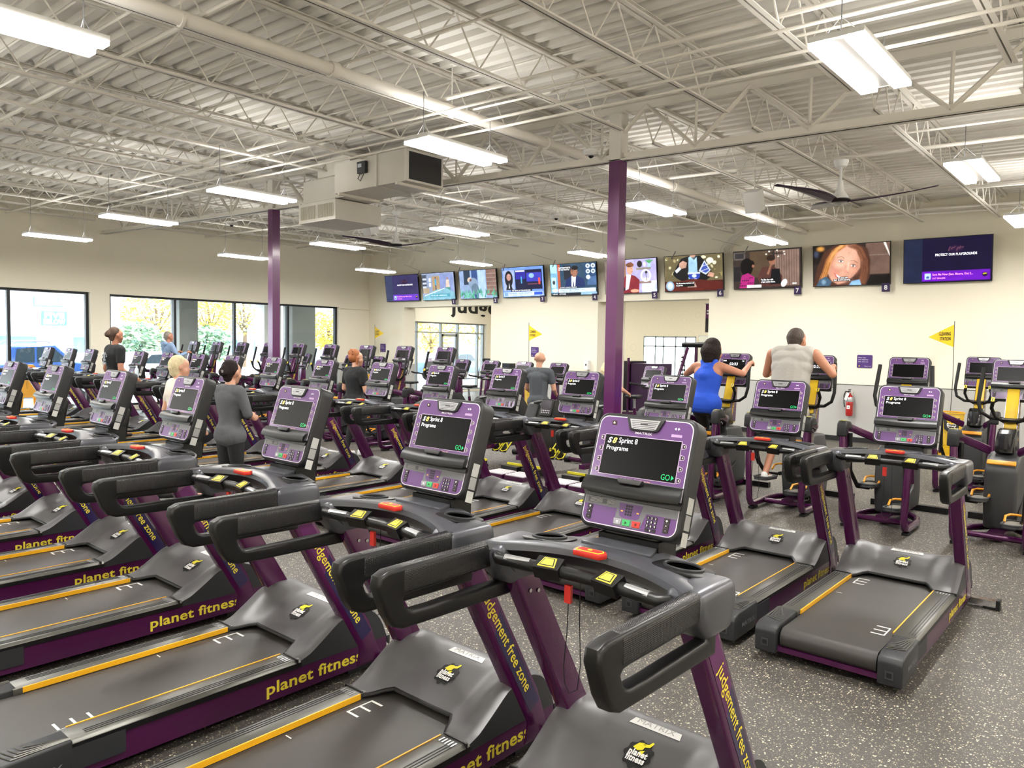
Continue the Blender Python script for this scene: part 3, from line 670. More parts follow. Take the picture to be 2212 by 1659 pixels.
def pic6(p):
    p.rect(0, 0, 1, 1, '#6e6344', .8).rect(0, 0, 1, .28, '#4a1c16', .8)
    random.seed(5)
    for k in range(44):
        x, y = random.random(), .35+.6*random.random(); p.ell(x, y, .012+.03*random.random(), .02+.04*random.random(), random.choice(['#b0a070', '#8e8250', '#d8d2a4', '#5a5238', '#e8e6c8']), .85, 10, random.random()*3)
    p.ell(.79, .83, .06, .08, '#e8ecd0').poly([(.14, .5), (.3, .92), (.42, .98), (.62, .98), (.74, .78), (.84, .42), (.72, .28), (.3, .28), (.2, .38)], '#14161c', .5)
    p.poly([(.42, .34), (.58, .34), (.57, .95), (.52, .86), (.47, .97), (.43, .95)], '#a9d4f0').poly([(.46, .97), (.55, .97), (.52, .86)], '#5c6a72').ell(.5, 1.0, .05, .06, '#b58a74')
    p.poly([(.25, .62), (.38, .66), (.40, .8), (.33, .86), (.27, .8)], '#c99c88').bar(.20, .55, .28, .66, .05, '#dfe6f0')
    p.poly([(.60, .55), (.70, .84), (.80, .56), (.72, .44)], '#dfe8fa').poly([(.63, .56), (.70, .79), (.78, .56), (.72, .48)], '#3c58b8')
    for k in range(12): p.ell(.65+.02*(k % 6), .55+.06*(k//6)+.01*k, .008, .012, '#eef2ff')
    p.ell(.52, .42, .10, .11, '#2440b0').rect(.41, .47, .62, .52, '#e4eafc').ell(.52, .42, .04, .05, '#cfdcfa').rect(.48, .28, .56, .34, '#e4e8f4')
    p.poly([(.74, .4), (.84, .36), (.86, .46), (.78, .52)], '#c0927c').poly([(.1, .0), (1, .0), (1, .22), (.5, .34), (.15, .25)], '#5e2119', .8)
    p.poly([(.4, .1), (.56, .1), (.52, .26), (.43, .26)], '#d8b0a0', .7)
    p.ell(.5, .6, .3, .3, '#2a2418', a=.25, soft=12).ell(.09, .15, .075, .14, '#8aa2b8').ell(.09, .15, .05, .1, '#c4d8e8').rect(.19, .12, .52, .25, '#101010').text('Yes, the precious heirloom will', .2, .215, .04, '#ffffff', .02, 0, .31).text('be just fine.', .2, .155, .04, '#ffffff', .02, 0, .12)
def pic7(p):
    p.rect(0, 0, 1, 1, '#3c302c', .8).rect(0, .78, .18, .98, '#5c5450').rect(.02, .81, .16, .96, '#2e2a2c').rect(.25, .3, .6, .98, '#584634', .8).rect(.63, .05, .98, .98, '#8d7366', .8).rect(0, .2, .1, .6, '#1f1b1e')
    for k in range(9): p.rect(.65+.036*k, .05, .662+.036*k, .97, '#6e574c', .8)
    for k in range(7): p.bar(.64, .90, .64+.13*math.cos(.5+k*.9), .90+.07*math.sin(.5+k*.9), .012, '#2c2624').ell(.64+.14*math.cos(.5+k*.9), .90+.08*math.sin(.5+k*.9), .014, .018, '#e0dcd0')
    p.ell(.20, .58, .10, .24, '#120e10', .5, soft=1.5).ell(.27, .66, .05, .1, '#15100f', .5, soft=1.5).poly([(.08, .02), (.3, .02), (.32, .3), (.22, .42), (.12, .36)], '#b4287c', .8).ell(.30, .6, .02, .04, '#8a5c48')
    for k in range(14): p.ell(.10+.015*(k % 7)*2, .08+.07*(k//4), .012, .018, '#4c1038', .8)
    p.poly([(.36, .28), (.44, .56), (.62, .56), (.74, .3), (.72, .05), (.42, .05)], '#57342f', .8).poly([(.55, .1), (.72, .1), (.7, .5), (.58, .5)], '#15141a', .6).ell(.59, .70, .05, .1, '#8a5e4a').ell(.57, .79, .065, .08, '#2a1c16').bar(.52, .36, .58, .66, .03, '#8a5e4a')
    p.ell(.76, .12, .04, .11, '#e8e4e4', .9, 18, -.5).rect(.2, .02, .42, .1, '#d8d4d0').rect(.41, .13, .64, .26, '#0c0c0c').text("I'm like that with", .42, .225, .045, '#ffffff', .02, 0, .18).text('a fear coming down.', .42, .16, .045, '#ffffff', .02, 0, .21).rect(.88, .08, .94, .12, '#e0dcd8')
def pic8(p):
    p.rect(0, 0, 1, 1, '#2c211d', .8).rect(.7, .25, 1, 1, '#6f564a', .8).rect(.72, 0, 1, .22, '#14110f', .7).rect(.7, .70, 1, .72, '#8a7468', .8).poly([(.92, 1), (.95, 1), (1, .72), (1, .66)], '#d8cfc8').rect(0, .55, .14, 1, '#1c1512', .7)
    p.ell(.1, .93, .05, .05, '#d89a48', a=.8, soft=3).ell(.04, .8, .03, .08, '#46506a', a=.6, soft=3)
    p.poly([(.0, .0), (.05, .45), (.15, .85), (.3, 1.0), (.60, 1.0), (.72, .88), (.76, .6), (.75, .2), (.70, 0)], '#4f2f22', .8, soft=1.5)
    p.poly([(.20, .30), (.215, .55), (.28, .80), (.40, .97), (.52, .99), (.60, .86), (.655, .60), (.62, .40), (.54, .22), (.43, .07), (.33, .03), (.25, .12)], '#d49c82', .9, soft=1.5)
    p.ell(.44, .70, .12, .22, '#e6b59c', a=.55, soft=9).ell(.30, .34, .06, .12, '#c67c6a', a=.65, soft=6).ell(.565, .38, .04, .12, '#b97a64', a=.6, soft=6).ell(.42, .14, .10, .08, '#b98470', a=.5, soft=6).ell(.35, .50, .05, .08, '#efc0aa', a=.5, soft=5)
    p.ell(.245, .6, .03, .2, '#a86a50', a=.5, soft=5).ell(.625, .62, .03, .2, '#8f5a44', a=.5, soft=5)
    for (x, y, r_) in ((.375, .60, -.22), (.535, .475, -.30)):
        p.ell(x, y, .045, .055, '#a86c58', a=.45, soft=3).ell(x, y, .032, .026, '#efe4e0', rot=r_).ell(x+.002, y, .0135, .026, '#3a241c').ell(x+.006, y+.01, .004, .008, '#ffffff')
        p.bar(x-.036, y+.020, x+.0, y+.032, .008, '#2a1712', a=.9).bar(x+.0, y+.032, x+.036, y+.004, .008, '#2a1712', a=.9).bar(x-.028, y-.022, x+.028, y-.030, .004, '#7a4a3c', a=.6)
    p.bar(.325, .70, .385, .715, .008, '#6f4630', a=.8).bar(.385, .715, .42, .665, .008, '#6f4630', a=.8).bar(.50, .60, .545, .60, .008, '#6f4630', a=.8).bar(.545, .60, .60, .53, .008, '#6f4630', a=.8)
    p.bar(.475, .56, .462, .36, .020, '#f0c4ae', a=.6, soft=2.5).bar(.445, .50, .43, .38, .012, '#b27a64', a=.5, soft=2).ell(.447, .335, .030, .026, '#c98c78', a=.8, soft=1.5).ell(.428, .325, .007, .010, '#7a3f34', a=.8).ell(.467, .31, .007, .009, '#7a3f34', a=.8)
    p.poly([(.285, .32), (.33, .245), (.40, .20), (.475, .17), (.455, .13), (.40, .12), (.335, .16), (.30, .23)], '#a8444a', a=.9, soft=1).poly([(.305, .285), (.345, .235), (.40, .20), (.455, .17), (.44, .145), (.39, .145), (.335, .185)], '#f6efee', soft=.7)
    p.strands([(.42, .99), (.30, .86), (.215, .62), (.17, .36), (.10, .0)], 46, ['#a8642e', '#c88642', '#8a4e26', '#d79a58', '#6e3c20'], .045, .007, .55)
    p.strands([(.40, .99), (.33, .92), (.26, .78), (.225, .6)], 22, ['#d79a58', '#b87038', '#e0a868'], .02, .006, .5)
    p.strands([(.50, .99), (.62, .88), (.68, .62), (.68, .34), (.64, .0)], 46, ['#5a3422', '#75462e', '#47281c', '#86543a'], .045, .007, .55)
    p.poly([(.04, 0), (.22, 0), (.25, .10), (.17, .24), (.08, .16)], '#3c5468', soft=1).ell(.14, .1, .03, .06, '#88a8c0', a=.7, soft=2).poly([(.48, 0), (.64, 0), (.62, .13), (.52, .1)], '#7ea8cc', soft=1)
    p.rect(.33, .165, .47, .215, '#101010').rect(.27, .105, .51, .16, '#101010').text('Still, even with', .335, .19, .038, '#ffffff', .01, 0, .13).text('their divorce pending,', .277, .133, .038, '#ffffff', .01, 0, .225)
TVX = [(-19.216, -17.64), (-17.47, -16.05), (-15.84, -14.37), (-14.158, -12.664), (-12.443, -10.956), (-10.717, -9.222), (-9.023, -7.536), (-7.294, -5.798), (-5.558, -4.074), (-3.843, -2.375)]
TVL = ['dim purple song screen at the far left of the row, no number plate', 'wall screen numbered 1 showing two people in a hallway', 'wall screen numbered 2 showing a bent figure behind green plants', 'wall screen numbered 3 showing a newsreader with long dark hair', 'wall screen numbered 4 showing a man in a blue suit', 'wall screen numbered 5 partly behind the purple column, man in a red jacket', 'wall screen numbered 6 showing hands holding a blue patterned bowl', 'wall screen numbered 7 showing two people in a brown room', 'wall screen numbered 8 showing a smiling woman with red-brown hair', 'dark purple song screen at the far right of the row']
TVF = [lambda p: pic_playgrounds(p, True), pic1, pic2, pic3, pic4, pic5, pic6, pic7, pic8, lambda p: pic_playgrounds(p, False)]
for i, (a, b) in enumerate(TVX):
    w, h = b-a, .84; cx = (a+b)/2; tilt = .13
    yd = Vector((0, -math.sin(tilt), math.cos(tilt))); o = Vector((cx, 16.06, 3.165))+yd*h/2
    t = thing('wall_television', TVL[i], 'television', o, 0, 'televisions along the screen wall')
    T = plane((0, 0, 0), (1, 0, 0), yd)
    m = MB(); m.box((0, 0, -.03), (w, h, .05), black_pl, T, bev=.006); m.box((0, -.0, -.06), (w*.6, h*.6, .04), black_pl, T); m.build('housing', t)
    m = MB(); m.b2((-.12, .072, -.16), (.12, .10, .12), black_pl); m.build('wall_bracket', t)
    p = Pic(w-.025, h-.03); TVF[i](p); p.build(t, T @ Matrix.Translation((0, 0, -.0035)))
    if 1 <= i <= 8:
        n = MB(); n.box((w/2-.075, -h/2-.055, .012), (.15, .17, .01), P('#2e1a4c'), T); n.text(str(i), (w/2-.075, -h/2-.055, .02), (1, 0, 0), (0, 1, 0), .09, P('#f0eef4'), .03, T=T); n.build('number_plate', t, smooth=False)

# ------------------------------------------------------------------ signs, extinguisher, dispenser, stations
def wsign(x, z, w, h, lab, T=None):
    m = MB(); T = T or plane((x, 16.15, z), (1, 0, 0), (0, 0, 1))
    m.prism(rrect(w, h, .02), -.004, .004, P('#4a2a78'), 'z', T)
    for k, s_ in enumerate(('Please wipe', 'down equipment', 'after each use.')): m.text(s_, (-w*.42, h*(.28-k*.15), .0055), (1, 0, 0), (0, 1, 0), h*.075, P('#e8e0f0'), .01, ax=0, width=w*(.5 if k == 0 else .66), T=T)
    m.text('Thank You!', (w*.42, -h*.36, .0055), (1, 0, 0), (0, 1, 0), h*.07, P('#e8e0f0'), .01, ax=1, width=w*.42, T=T); m.lathe([(h*.055, .0045), (h*.055, .0056)], P('#d8c840'), 10, T, (-w*.34, -h*.36, 0))
    tag(m.build('wall_sign', smooth=False), lab, 'sign', 'purple wipe-down signs')
wsign(-4.51, 1.645, .29, .26, 'purple wipe-down sign on the screen wall right of the man in grey')
wsign(-13.05, 1.665, .27, .27, 'purple wipe-down sign behind the bald man')
wsign(-19.5, 1.665, .27, .27, 'purple wipe-down sign near the far left corner')
def extinguisher(x, z0, y):
    t = thing('fire_extinguisher', 'red fire extinguisher hanging on the grey part of the screen wall', 'fire extinguisher', (x, y, z0))
    m = MB(); m.lathe([(.05, 0), (.065, .012), (.07, .05), (.07, .36), (.055, .41), (.025, .44), (.02, .47)], mat('red_enamel', '#a81c1c', .25, coat=.5), 24); m.build('tank', t)
    m = MB(); m.lathe([(.0705, .29), (.0707, .36), (.056, .405), (.03, .43)], silver, 24); m.build('metal_label_band', t)
    m = MB(); m.tube([(0, 0, .46), (0, 0, .50)], .018, silver, 10); m.b2((-.012, -.09, .50), (.012, .03, .515), black_pl); m.b2((-.012, -.08, .53), (.012, .03, .545), black_pl); m.build('handle', t)
    m = MB(); m.tube([(-.02, -.0, .49), (-.08, -.01, .50), (-.105, -.02, .42), (-.10, -.02, .25), (-.085, -.02, .18)], .011, rubber, 8); m.build('hose', t)
    m = MB(); m.poly([(-.03, -.0725, .15), (.03, -.0725, .15), (.03, -.0725, .22), (-.03, -.0725, .22)], P('#f0f0f0')); m.poly([(-.012, -.0728, .175), (.012, -.0728, .175), (.012, -.0728, .195), (-.012, -.0728, .195)], P('#303030')); m.build('sticker', t)
    m = MB(); m.poly([(-.09, -.075, .34), (-.03, -.08, .48), (.015, -.075, .46), (-.04, -.075, .32)], P('#f4f4f0')); m.build('paper_tag', t)
    m = MB(); m.b2((-.03, .07, .3), (.03, .1, .5), steel_w); m.build('wall_hook', t)
extinguisher(-4.74, .53, 16.06)
t = thing('soap_dispenser', 'white hand sanitizer dispenser left of the second opening', 'dispenser', (-11.25, 16.1, 1.24))
m = MB(); m.box((0, -.01, .12), (.12, .11, .24), white, bev=.025, seg=3); m.build('case', t); m = MB(); m.box((0, -.067, .13), (.03, .006, .05), P('#303238')); m.build('sensor_window', t)

def cloth_station(x, y, lab, left, num):
    b = thing('waste_basket', lab, 'basket', (x, y, 0)); r0, r1, H_ = .17, .235, .80
    mm = bpy.data.materials.get('yellow_mesh')
    if mm is None:
        mm = mat('yellow_mesh', '#e2b81e', .4); nt = mm.node_tree; bs = nt.nodes['Principled BSDF']; L = nt.links.new
        tc = nt.nodes.new('ShaderNodeUVMap'); mp = nt.nodes.new('ShaderNodeMapping'); mp.inputs['Scale'].default_value = (44, 26, 1)
        L(tc.outputs[0], mp.inputs[0]); sx = nt.nodes.new('ShaderNodeSeparateXYZ'); L(mp.outputs[0], sx.inputs[0])
        def M_(op, a, c=None, d=None):
            q = nt.nodes.new('ShaderNodeMath'); q.operation = op
            for k, v in enumerate((a, c)):
                if v is None: continue
                if isinstance(v, (int, float)): q.inputs[k].default_value = v
                else: L(v, q.inputs[k])
            return q.outputs[0]
        ux = M_('MULTIPLY', M_('SUBTRACT', M_('FRACT', M_('ADD', sx.outputs[0], M_('MULTIPLY', M_('FLOOR', sx.outputs[1]), .5))), .5), 1.0)
        uy = M_('SUBTRACT', M_('FRACT', sx.outputs[1]), .5)
        d = M_('ADD', M_('ABSOLUTE', ux), M_('ABSOLUTE', uy)); hole = M_('LESS_THAN', d, .36)
        tb = nt.nodes.new('ShaderNodeBsdfTransparent'); mx = nt.nodes.new('ShaderNodeMixShader'); L(hole, mx.inputs[0]); L(bs.outputs[0], mx.inputs[1]); L(tb.outputs[0], mx.inputs[2]); L(mx.outputs[0], nt.nodes['Material Output'].inputs[0])
    me = bpy.data.meshes.new('basket'); n = 48; vs = []; fs = []
    for i in range(2):
        for j in range(n+1):
            r = (r0, r1)[i]; a = 2*PI*j/n; vs.append((r*math.cos(a), r*math.sin(a), .03+(H_-.03)*i))
    for j in range(n): fs.append((j, j+1, n+2+j, n+1+j))
    me.from_pydata(vs, [], fs); uv = me.uv_layers.new()
    for p_ in me.polygons:
        for li in p_.loop_indices:
            vi = me.loops[li].vertex_index; uv.data[li].uv = ((vi % (n+1))/n, vi//(n+1))
    me.materials.append(mm); me.shade_smooth(); o = bpy.data.objects.new('mesh_body', me); COL.objects.link(o); o.parent = b
    m = MB(); m.tube([(r1*math.cos(a*2*PI/32), r1*math.sin(a*2*PI/32), H_) for a in range(32)], .013, yellow, 8, closed=True); m.lathe([(.01, .02), (r0+.01, .02), (r0+.012, .05), (r0, .05)], yellow, 32); m.build('rim', b)
    m = MB(); T = Matrix.Rotation(.35, 4, 'Z') @ Matrix.Translation((0, -.215, .60)) @ Matrix.Rotation(PI/2-.08, 4, 'X')
    m.poly([(-.13, .12, 0), (-.11, -.08, 0), (0, -.17, 0), (.11, -.08, 0), (.13, .12, 0)], P('#141416'), T)
    m.add([(.075*math.cos(a*2*PI/24)*(1 if a % 2 else .9), .075*math.sin(a*2*PI/24)*(1 if a % 2 else .9), .002) for a in range(24)], [tuple(range(24))], P('#f0f0f0'), T)
    m.add([(.064*math.cos(a*2*PI/24), .064*math.sin(a*2*PI/24), .003) for a in range(24)], [tuple(range(24))], P('#141416'), T)
    m.text('planet', (0, .015, .004), (1, 0, 0), (0, 1, 0), .026, P('#f4f4f4'), .03, T=T, width=.12); m.text('fitness', (0, -.02, .004), (1, 0, 0), (0, 1, 0), .026, P('#f4f4f4'), .03, T=T, width=.12)
    m.build('badge', b, smooth=False)
    s = thing('cleaning_station_flag', ('yellow cleaning station pennant pointing %s, ' % ('left' if left else 'right'))+num, 'flag', (x-.06, y+.3, 0)); k = -1 if left else 1
    m = MB(); m.tube([(0, 0, 0), (.03, 0, 1.4), (.015, 0, 2.42)], .006, P('#3a3a36'), 6); m.lathe([(.11, 0), (.11, .012), (.01, .02)], black_pl, 20); m.build('pole', s)
    fl = MB(); nn = 10
    for i in range(nn):
        u0, u1 = i/nn, (i+1)/nn
        def pt(u, v): hh = .215*(1-u); return (.02+k*u*.42, -.02*math.sin(u*5), 2.16+(v-.5)*2*hh*.95-.03*u)
        fl.add([pt(u0, 0), pt(u1, 0), pt(u1, 1), pt(u0, 1)], [(0, 1, 2, 3)], mat('flag_yellow', '#e9c21c', .6))
    for dz, w_, s_ in ((.045, .19, 'CLEANING'), (-.045, .17, 'STATION')):
        fl.text(s_, (.02+k*(.05), -.024, 2.15+dz), (1, 0, 0), (0, 0, 1), .062, P('#2a2418'), .02, ax=(1 if left else 0), width=w_)
    fl.build('pennant', s, smooth=False)
    d = thing('wipe_dispenser', 'black paper dispenser on a stand beside the station, '+num, 'dispenser', (x-.44, y+.02, 0))
    m = MB(); m.tube([(0, 0, 0), (0, 0, 1.1)], .022, black_pl, 10); m.lathe([(.17, 0), (.17, .02), (.03, .03)], black_pl, 24); m.build('stand', d)
    m = MB(); m.box((0, -.02, 1.23), (.26, .22, .30), P('#141518', .18), bev=.06, seg=4); m.lathe([(.035, 0), (.035, .004)], P('#e8eaec'), 16, Matrix.Translation((0, -.131, 1.22)) @ Matrix.Rotation(PI/2, 4, 'X')); m.build('case', d)
cloth_station(-2.78, 15.15, 'yellow mesh waste basket by the right cleaning station', True, 'the one at the right')
cloth_station(-12.2, 14.6, 'yellow mesh waste basket beside the bald man', False, 'the one behind the bald man')
cloth_station(-19.2, 15.3, 'yellow mesh waste basket in the far left corner', False, 'the one in the far left corner')
# banner in the room beyond
b = thing('hanging_banner', 'purple and black banner seen at the right edge of the second opening', 'banner', (-8.86, 17.9, 2.25))
m = MB(); m.b2((0, -.02, .36), (.6, 0, .72), P('#6a2366')); m.b2((0, -.02, 0), (.6, 0, .36), P('#1c1216'))
for q in ((.06, .55), (.06, .48), (.5, .6), (.5, .2)): m.poly([(q[0]-.03, -.022, q[1]-.02), (q[0]+.03, -.022, q[1]-.02), (q[0]+.03, -.022, q[1]+.02), (q[0]-.03, -.022, q[1]+.02)], P('#e8e4ea'))
m.build('fabric', b, smooth=False); m = MB(); m.tube([(-.02, -.01, .73), (.62, -.01, .73)], .012, silver, 8); m.tube([(.3, -.01, .73), (.3, -.01, 2.6)], .004, silver, 5); m.build('rod', b)

# ================================================================== OUTSIDE
gm = mat('parking_asphalt', '#b4b6b8', .8, noise=.05); sm_ = mat('sidewalk', '#b9b8b2', .8)
m = MB(); m.b2((-120, -60, -.3), (X0-WT-3.6, 90, -.15), gm); struct(m.build('floor_parking', smooth=False))
m = MB(); m.b2((X0-WT-3.6, -60, -.3), (X0-WT, 90, -.08), sm_); struct(m.build('floor_walkway', smooth=False))
stc = mat('arcade_stucco', '#d8d8d4', .8); stg = mat('arcade_grey_block', '#8d8f8c', .85, noise=.06)
m = MB(); m.b2((-23.9, -8, 3.12), (X0-WT, 28, 3.6), stc); m.b2((-24.0, -8, 3.10), (-23.8, 28, 3.9), stc); tag(m.build('arcade_canopy', smooth=False), 'pale soffit of the covered walkway outside the windows', 'canopy')
for (y0, y1, mt_, lab) in ((11.15, 11.75, stg, 'grey masonry pillar outside, behind the hooded person'), (14.1, 14.75, stc, 'pale pillar outside, left of the far purple column'), (15.2, 16.15, stg, 'wide grey block pillar outside at the right end of the windows'), (19.3, 19.9, stc, 'pale pillar outside the door seen through the left opening'), (3.5, 4.2, stc, 'pale pillar outside at the far left edge')):
    m = MB(); m.b2((-23.9, y0, -.08), (-23.3, y1, 3.12), mt_, bev=.01); tag(m.build('arcade_pillar'), lab, 'pillar')
# shop building across the car park
sb = thing('shop_building', 'pale shop building across the car park with square sign boards', 'building', (-75, 22, -.15))
m = MB(); m.b2((-4, -22, 0), (0, -2, 4.2), P('#e8ecee', .7)); m.b2((-4, -2, 0), (0.3, 12, 6.2), P('#eef2f2', .7)); m.b2((-4, 12, 0), (0, 60, 3.9), P('#e2e6ea', .7)); m.build('wall', sb, smooth=False)
m = MB(); m.b2((0.3, -22, 2.05), (1.6, 60, 2.25), P('#bfe0ea', .7)); m.build('awning', sb, smooth=False)
for (y0, y1) in ((-20, -14), (-12, -7), (-5, 1), (4, 7), (9, 12), (15, 20), (22, 28), (31, 38)):
    m = MB(); m.b2((.3, y0, .5), (.36, y1, 1.9), P('#7fb4cc', .5)); m.build('shop_window', sb, smooth=False)
m = MB(); T = plane((.45, 2.4, 3.55), (0, 1, 0), (0, 0, 1)); m.box((0, 0, 0), (2.0, 1.25, .2), P('#3f9fd4'), T); m.text('FIVE', (0, .27, .12), (1, 0, 0), (0, 1, 0), .46, P('#ffffff'), .06, T=T, width=1.6); m.text('BELOW', (0, -.30, .12), (1, 0, 0), (0, 1, 0), .42, P('#ffffff'), .06, T=T, width=1.75); m.build('shop_sign', sb, smooth=False)
m = MB(); T = plane((.45, 2.0, 5.0), (0, 1, 0), (0, 0, 1)); m.box((0, 0, 0), (2.4, .85, .2), P('#4cb0c8'), T)
for k in range(5): m.box((-.94+.47*k, 0, .08), (.40, .68, .1), P('#eef6fa'), T)
m.build('high_window', sb, smooth=False)
# vehicles
def car(name, loc, rz, col, lab, pickup=False, cat='car'):
    c = thing(name, lab, cat, loc, rz); cm = mat('paint_'+col.strip('#'), col, .25, .2, coat=.7); wn = mat('car_window', '#28343c', .1)
    L_ = 5.2 if pickup else 4.6; h = 1.78 if pickup else 1.5; w = .92
    if pickup: pr = [(-2.6, .45), (-2.6, 1.08), (-.75, 1.12), (-.62, 1.70), (.65, 1.76), (1.25, 1.18), (2.4, 1.05), (2.6, .8), (2.6, .42)]
    else: pr = [(-2.3, .4), (-2.28, .95), (-1.7, 1.0), (-1.05, 1.44), (.2, 1.48), (1.0, 1.02), (2.05, .86), (2.3, .62), (2.3, .35)]
    m = MB(); m.prism(pr, -w, w, cm, 'x', bev=.06, seg=3)
    # body uses profile in y-z
    m.build('body', c)
    for s in (-1, 1):
        wnd = [[(-.5, 1.18), (-.45, 1.60), (.05, 1.66), (.05, 1.18)], [(.12, 1.18), (.12, 1.66), (.58, 1.66), (1.05, 1.2)]] if pickup else [[(-1.2, 1.03), (-.85, 1.36), (-.25, 1.4), (-.25, 1.03)], [(-.18, 1.03), (-.18, 1.4), (.2, 1.38), (.75, 1.04)]]
        for q in wnd:
            m = MB(); m.prism(q, s*(w+.001), s*(w+.012), wn, 'x'); m.build('side_window', c, smooth=False)
        for yy in (-1.6, 1.6) if pickup else (-1.42, 1.4):
            m = MB(); T = Matrix.Translation((s*(w-.1), yy, .37)) @ Matrix.Rotation(s*PI/2, 4, 'Y')
            m.lathe([(.2, -.11), (.36, -.11), (.38, -.06), (.38, .08), (.36, .12), (.22, .12)], rubber, 24, T); m.lathe([(.2, .05), (.21, .125), (.06, .11)], silver, 16, T); m.build('wheel', c)
    if pickup:
        for s in (-1, 1):
            m = MB(); m.tube([(s*.62, -.5, 1.76), (s*.62, -.4, 1.83), (s*.62, .5, 1.86), (s*.62, .6, 1.79)], .02, silver, 6); m.build('roof_rail', c)
            m = MB(); m.prism([(-2.6, .45), (-2.0, .45), (-2.0, .8), (-2.6, .8)], s*w, s*(w+.03), cm, 'x', bev=.01); m.build('fender', c)
    for s in (-1, 1):
        m = MB(); m.box((s*.7, (2.52 if pickup else 2.2), .8 if pickup else .72), (.28, .12, .16), P('#f0f0e8'), bev=.02); m.build('headlight', c)
    return c
car('pickup_truck', (-28.2, 8.3, -.15), 0, '#1f4583', 'blue crew-cab pickup truck parked outside the left window', True, 'truck')
car('parked_car', (-30.5, 13.9, -.15), 0, '#e4e8ec', 'white car parked outside the middle window')
car('parked_car', (-29.5, 29.5, -.15), .2, '#3f5f82', 'dark blue car seen through the left opening, behind the bike screens')
car('parked_car', (-34, 4.0, -.15), .1, '#cfdde4', 'pale car parked beyond the pickup truck, left edge')
car('parked_car', (-36, 27.0, -.15), .1, '#6ea4c8', 'light blue car farther out, seen through the left opening')
# barricade by the window
bd = thing('a_frame_sign', 'orange A-frame sign standing outside the left window', 'sign', (-22.6, 6.75, -.08), .15)
for s in (-1, 1):
    m = MB(); T = Matrix.Translation((s*.2, 0, 0)) @ Matrix.Rotation(-s*.2, 4, 'Y'); og_ = mat('orange_plastic', '#f0a428', .5)
    m.prism([(-.32, 0), (-.25, 1.1), (-.12, 1.22), (.12, 1.22), (.25, 1.1), (.32, 0), (.24, 0), (.18, .35), (-.18, .35), (-.24, 0)], -.02, .02, og_, 'x', T); m.build('panel', bd)
# trees
def tree(x, y, h, r, cols, lab, tr=.2):
    t = thing('tree', lab, 'tree', (x, y, -.15)); random.seed(int(abs(x*7+y*3)))
    m = MB(); m.tube([(0, 0, 0), (.05, .1, h*.4), (-.1, 0, h*.75)], [tr, tr*.7, tr*.3], mat('bark', '#6a5a4a', .9), 8)
    for k in range(6): a = k*1.1; m.tube([(0, 0, h*.4), (r*.5*math.cos(a), r*.5*math.sin(a), h*.7)], [tr*.35, tr*.1], mat('bark', '#6a5a4a', .9), 5)
    m.build('trunk', t)
    m = MB(); ms = [mat('leaf_'+c.strip('#'), c, .7) for c in cols]
    for k in range(1500):
        while True:
            p = Vector((random.uniform(-1, 1), random.uniform(-1, 1), random.uniform(-1, 1)))
            if .45 < p.length < 1: break
        p = Vector((p.x*r, p.y*r, h*.65+p.z*r*.8)); s = .06+.11*random.random()
        R = Matrix.Rotation(random.random()*6, 3, 'Z') @ Matrix.Rotation(random.random()*3, 3, 'X')
        m.add([p+R @ Vector(q)*s for q in ((-1, 0, 0), (0, -.6, 0), (1, 0, 0), (0, .6, 0))], [(0, 1, 2, 3)], random.choice(ms))
    m.build('foliage', t, smooth=False)
YG = ['#e8d860', '#f2c84a', '#c9cf5a', '#f4e07a']; GG = ['#8fae94', '#a8c2a4', '#7f9e88', '#b8cdb0']
tree(-44, 19.7, 5.4, 1.9, YG+GG[:1], 'yellow autumn tree outside, between the two nearest women'); tree(-46, 23.9, 5.6, 1.9, YG, 'yellow autumn tree outside, right of the grey pillar')
tree(-50, 28.6, 6.2, 2.2, YG+GG, 'green and yellow tree outside, left of the far purple column'); tree(-38, 27.3, 4.0, 1.5, YG, 'yellow tree outside at the right end of the long window')
tree(-36, 15.3, 2.9, 1.1, GG, 'low green shrub outside behind the black-shirted woman', .08); tree(-34, 17.6, 2.7, 1.1, GG, 'low green shrub outside behind the first elliptical consoles', .08)
tree(-40, 37.5, 4.4, 2.0, YG, 'yellow tree seen through the left opening, nearer'); tree(-46, 49.3, 5.4, 2.6, YG, 'yellow tree seen through the left opening, farther right')
m = MB(); m.tube([(-52, 19, -.15), (-52, 19, 8)], .07, alu_m, 8); m.box((-52, 19.4, 8), (.3, .9, .15), alu_m); tag(m.build('street_lamp'), 'thin lamp post in the car park', 'street lamp')
sb2 = thing('store_building', 'long low white store building beyond the car park on the right', 'building', (-62, 62, -.15))
m = MB(); m.b2((-4, -22, 0), (0, 30, 6), P('#eef0f2', .7)); m.build('wall', sb2, smooth=False); m = MB(); m.text('CO', (.1, -14, 4.4), (0, 1, 0), (0, 0, 1), 1.5, P('#e04a4a'), .05); m.build('shop_sign', sb2, smooth=False)
m = MB(); m.b2((0, -20, .5), (.06, 28, 2.6), P('#8ebaca', .3)); m.build('shop_window', sb2, smooth=False)

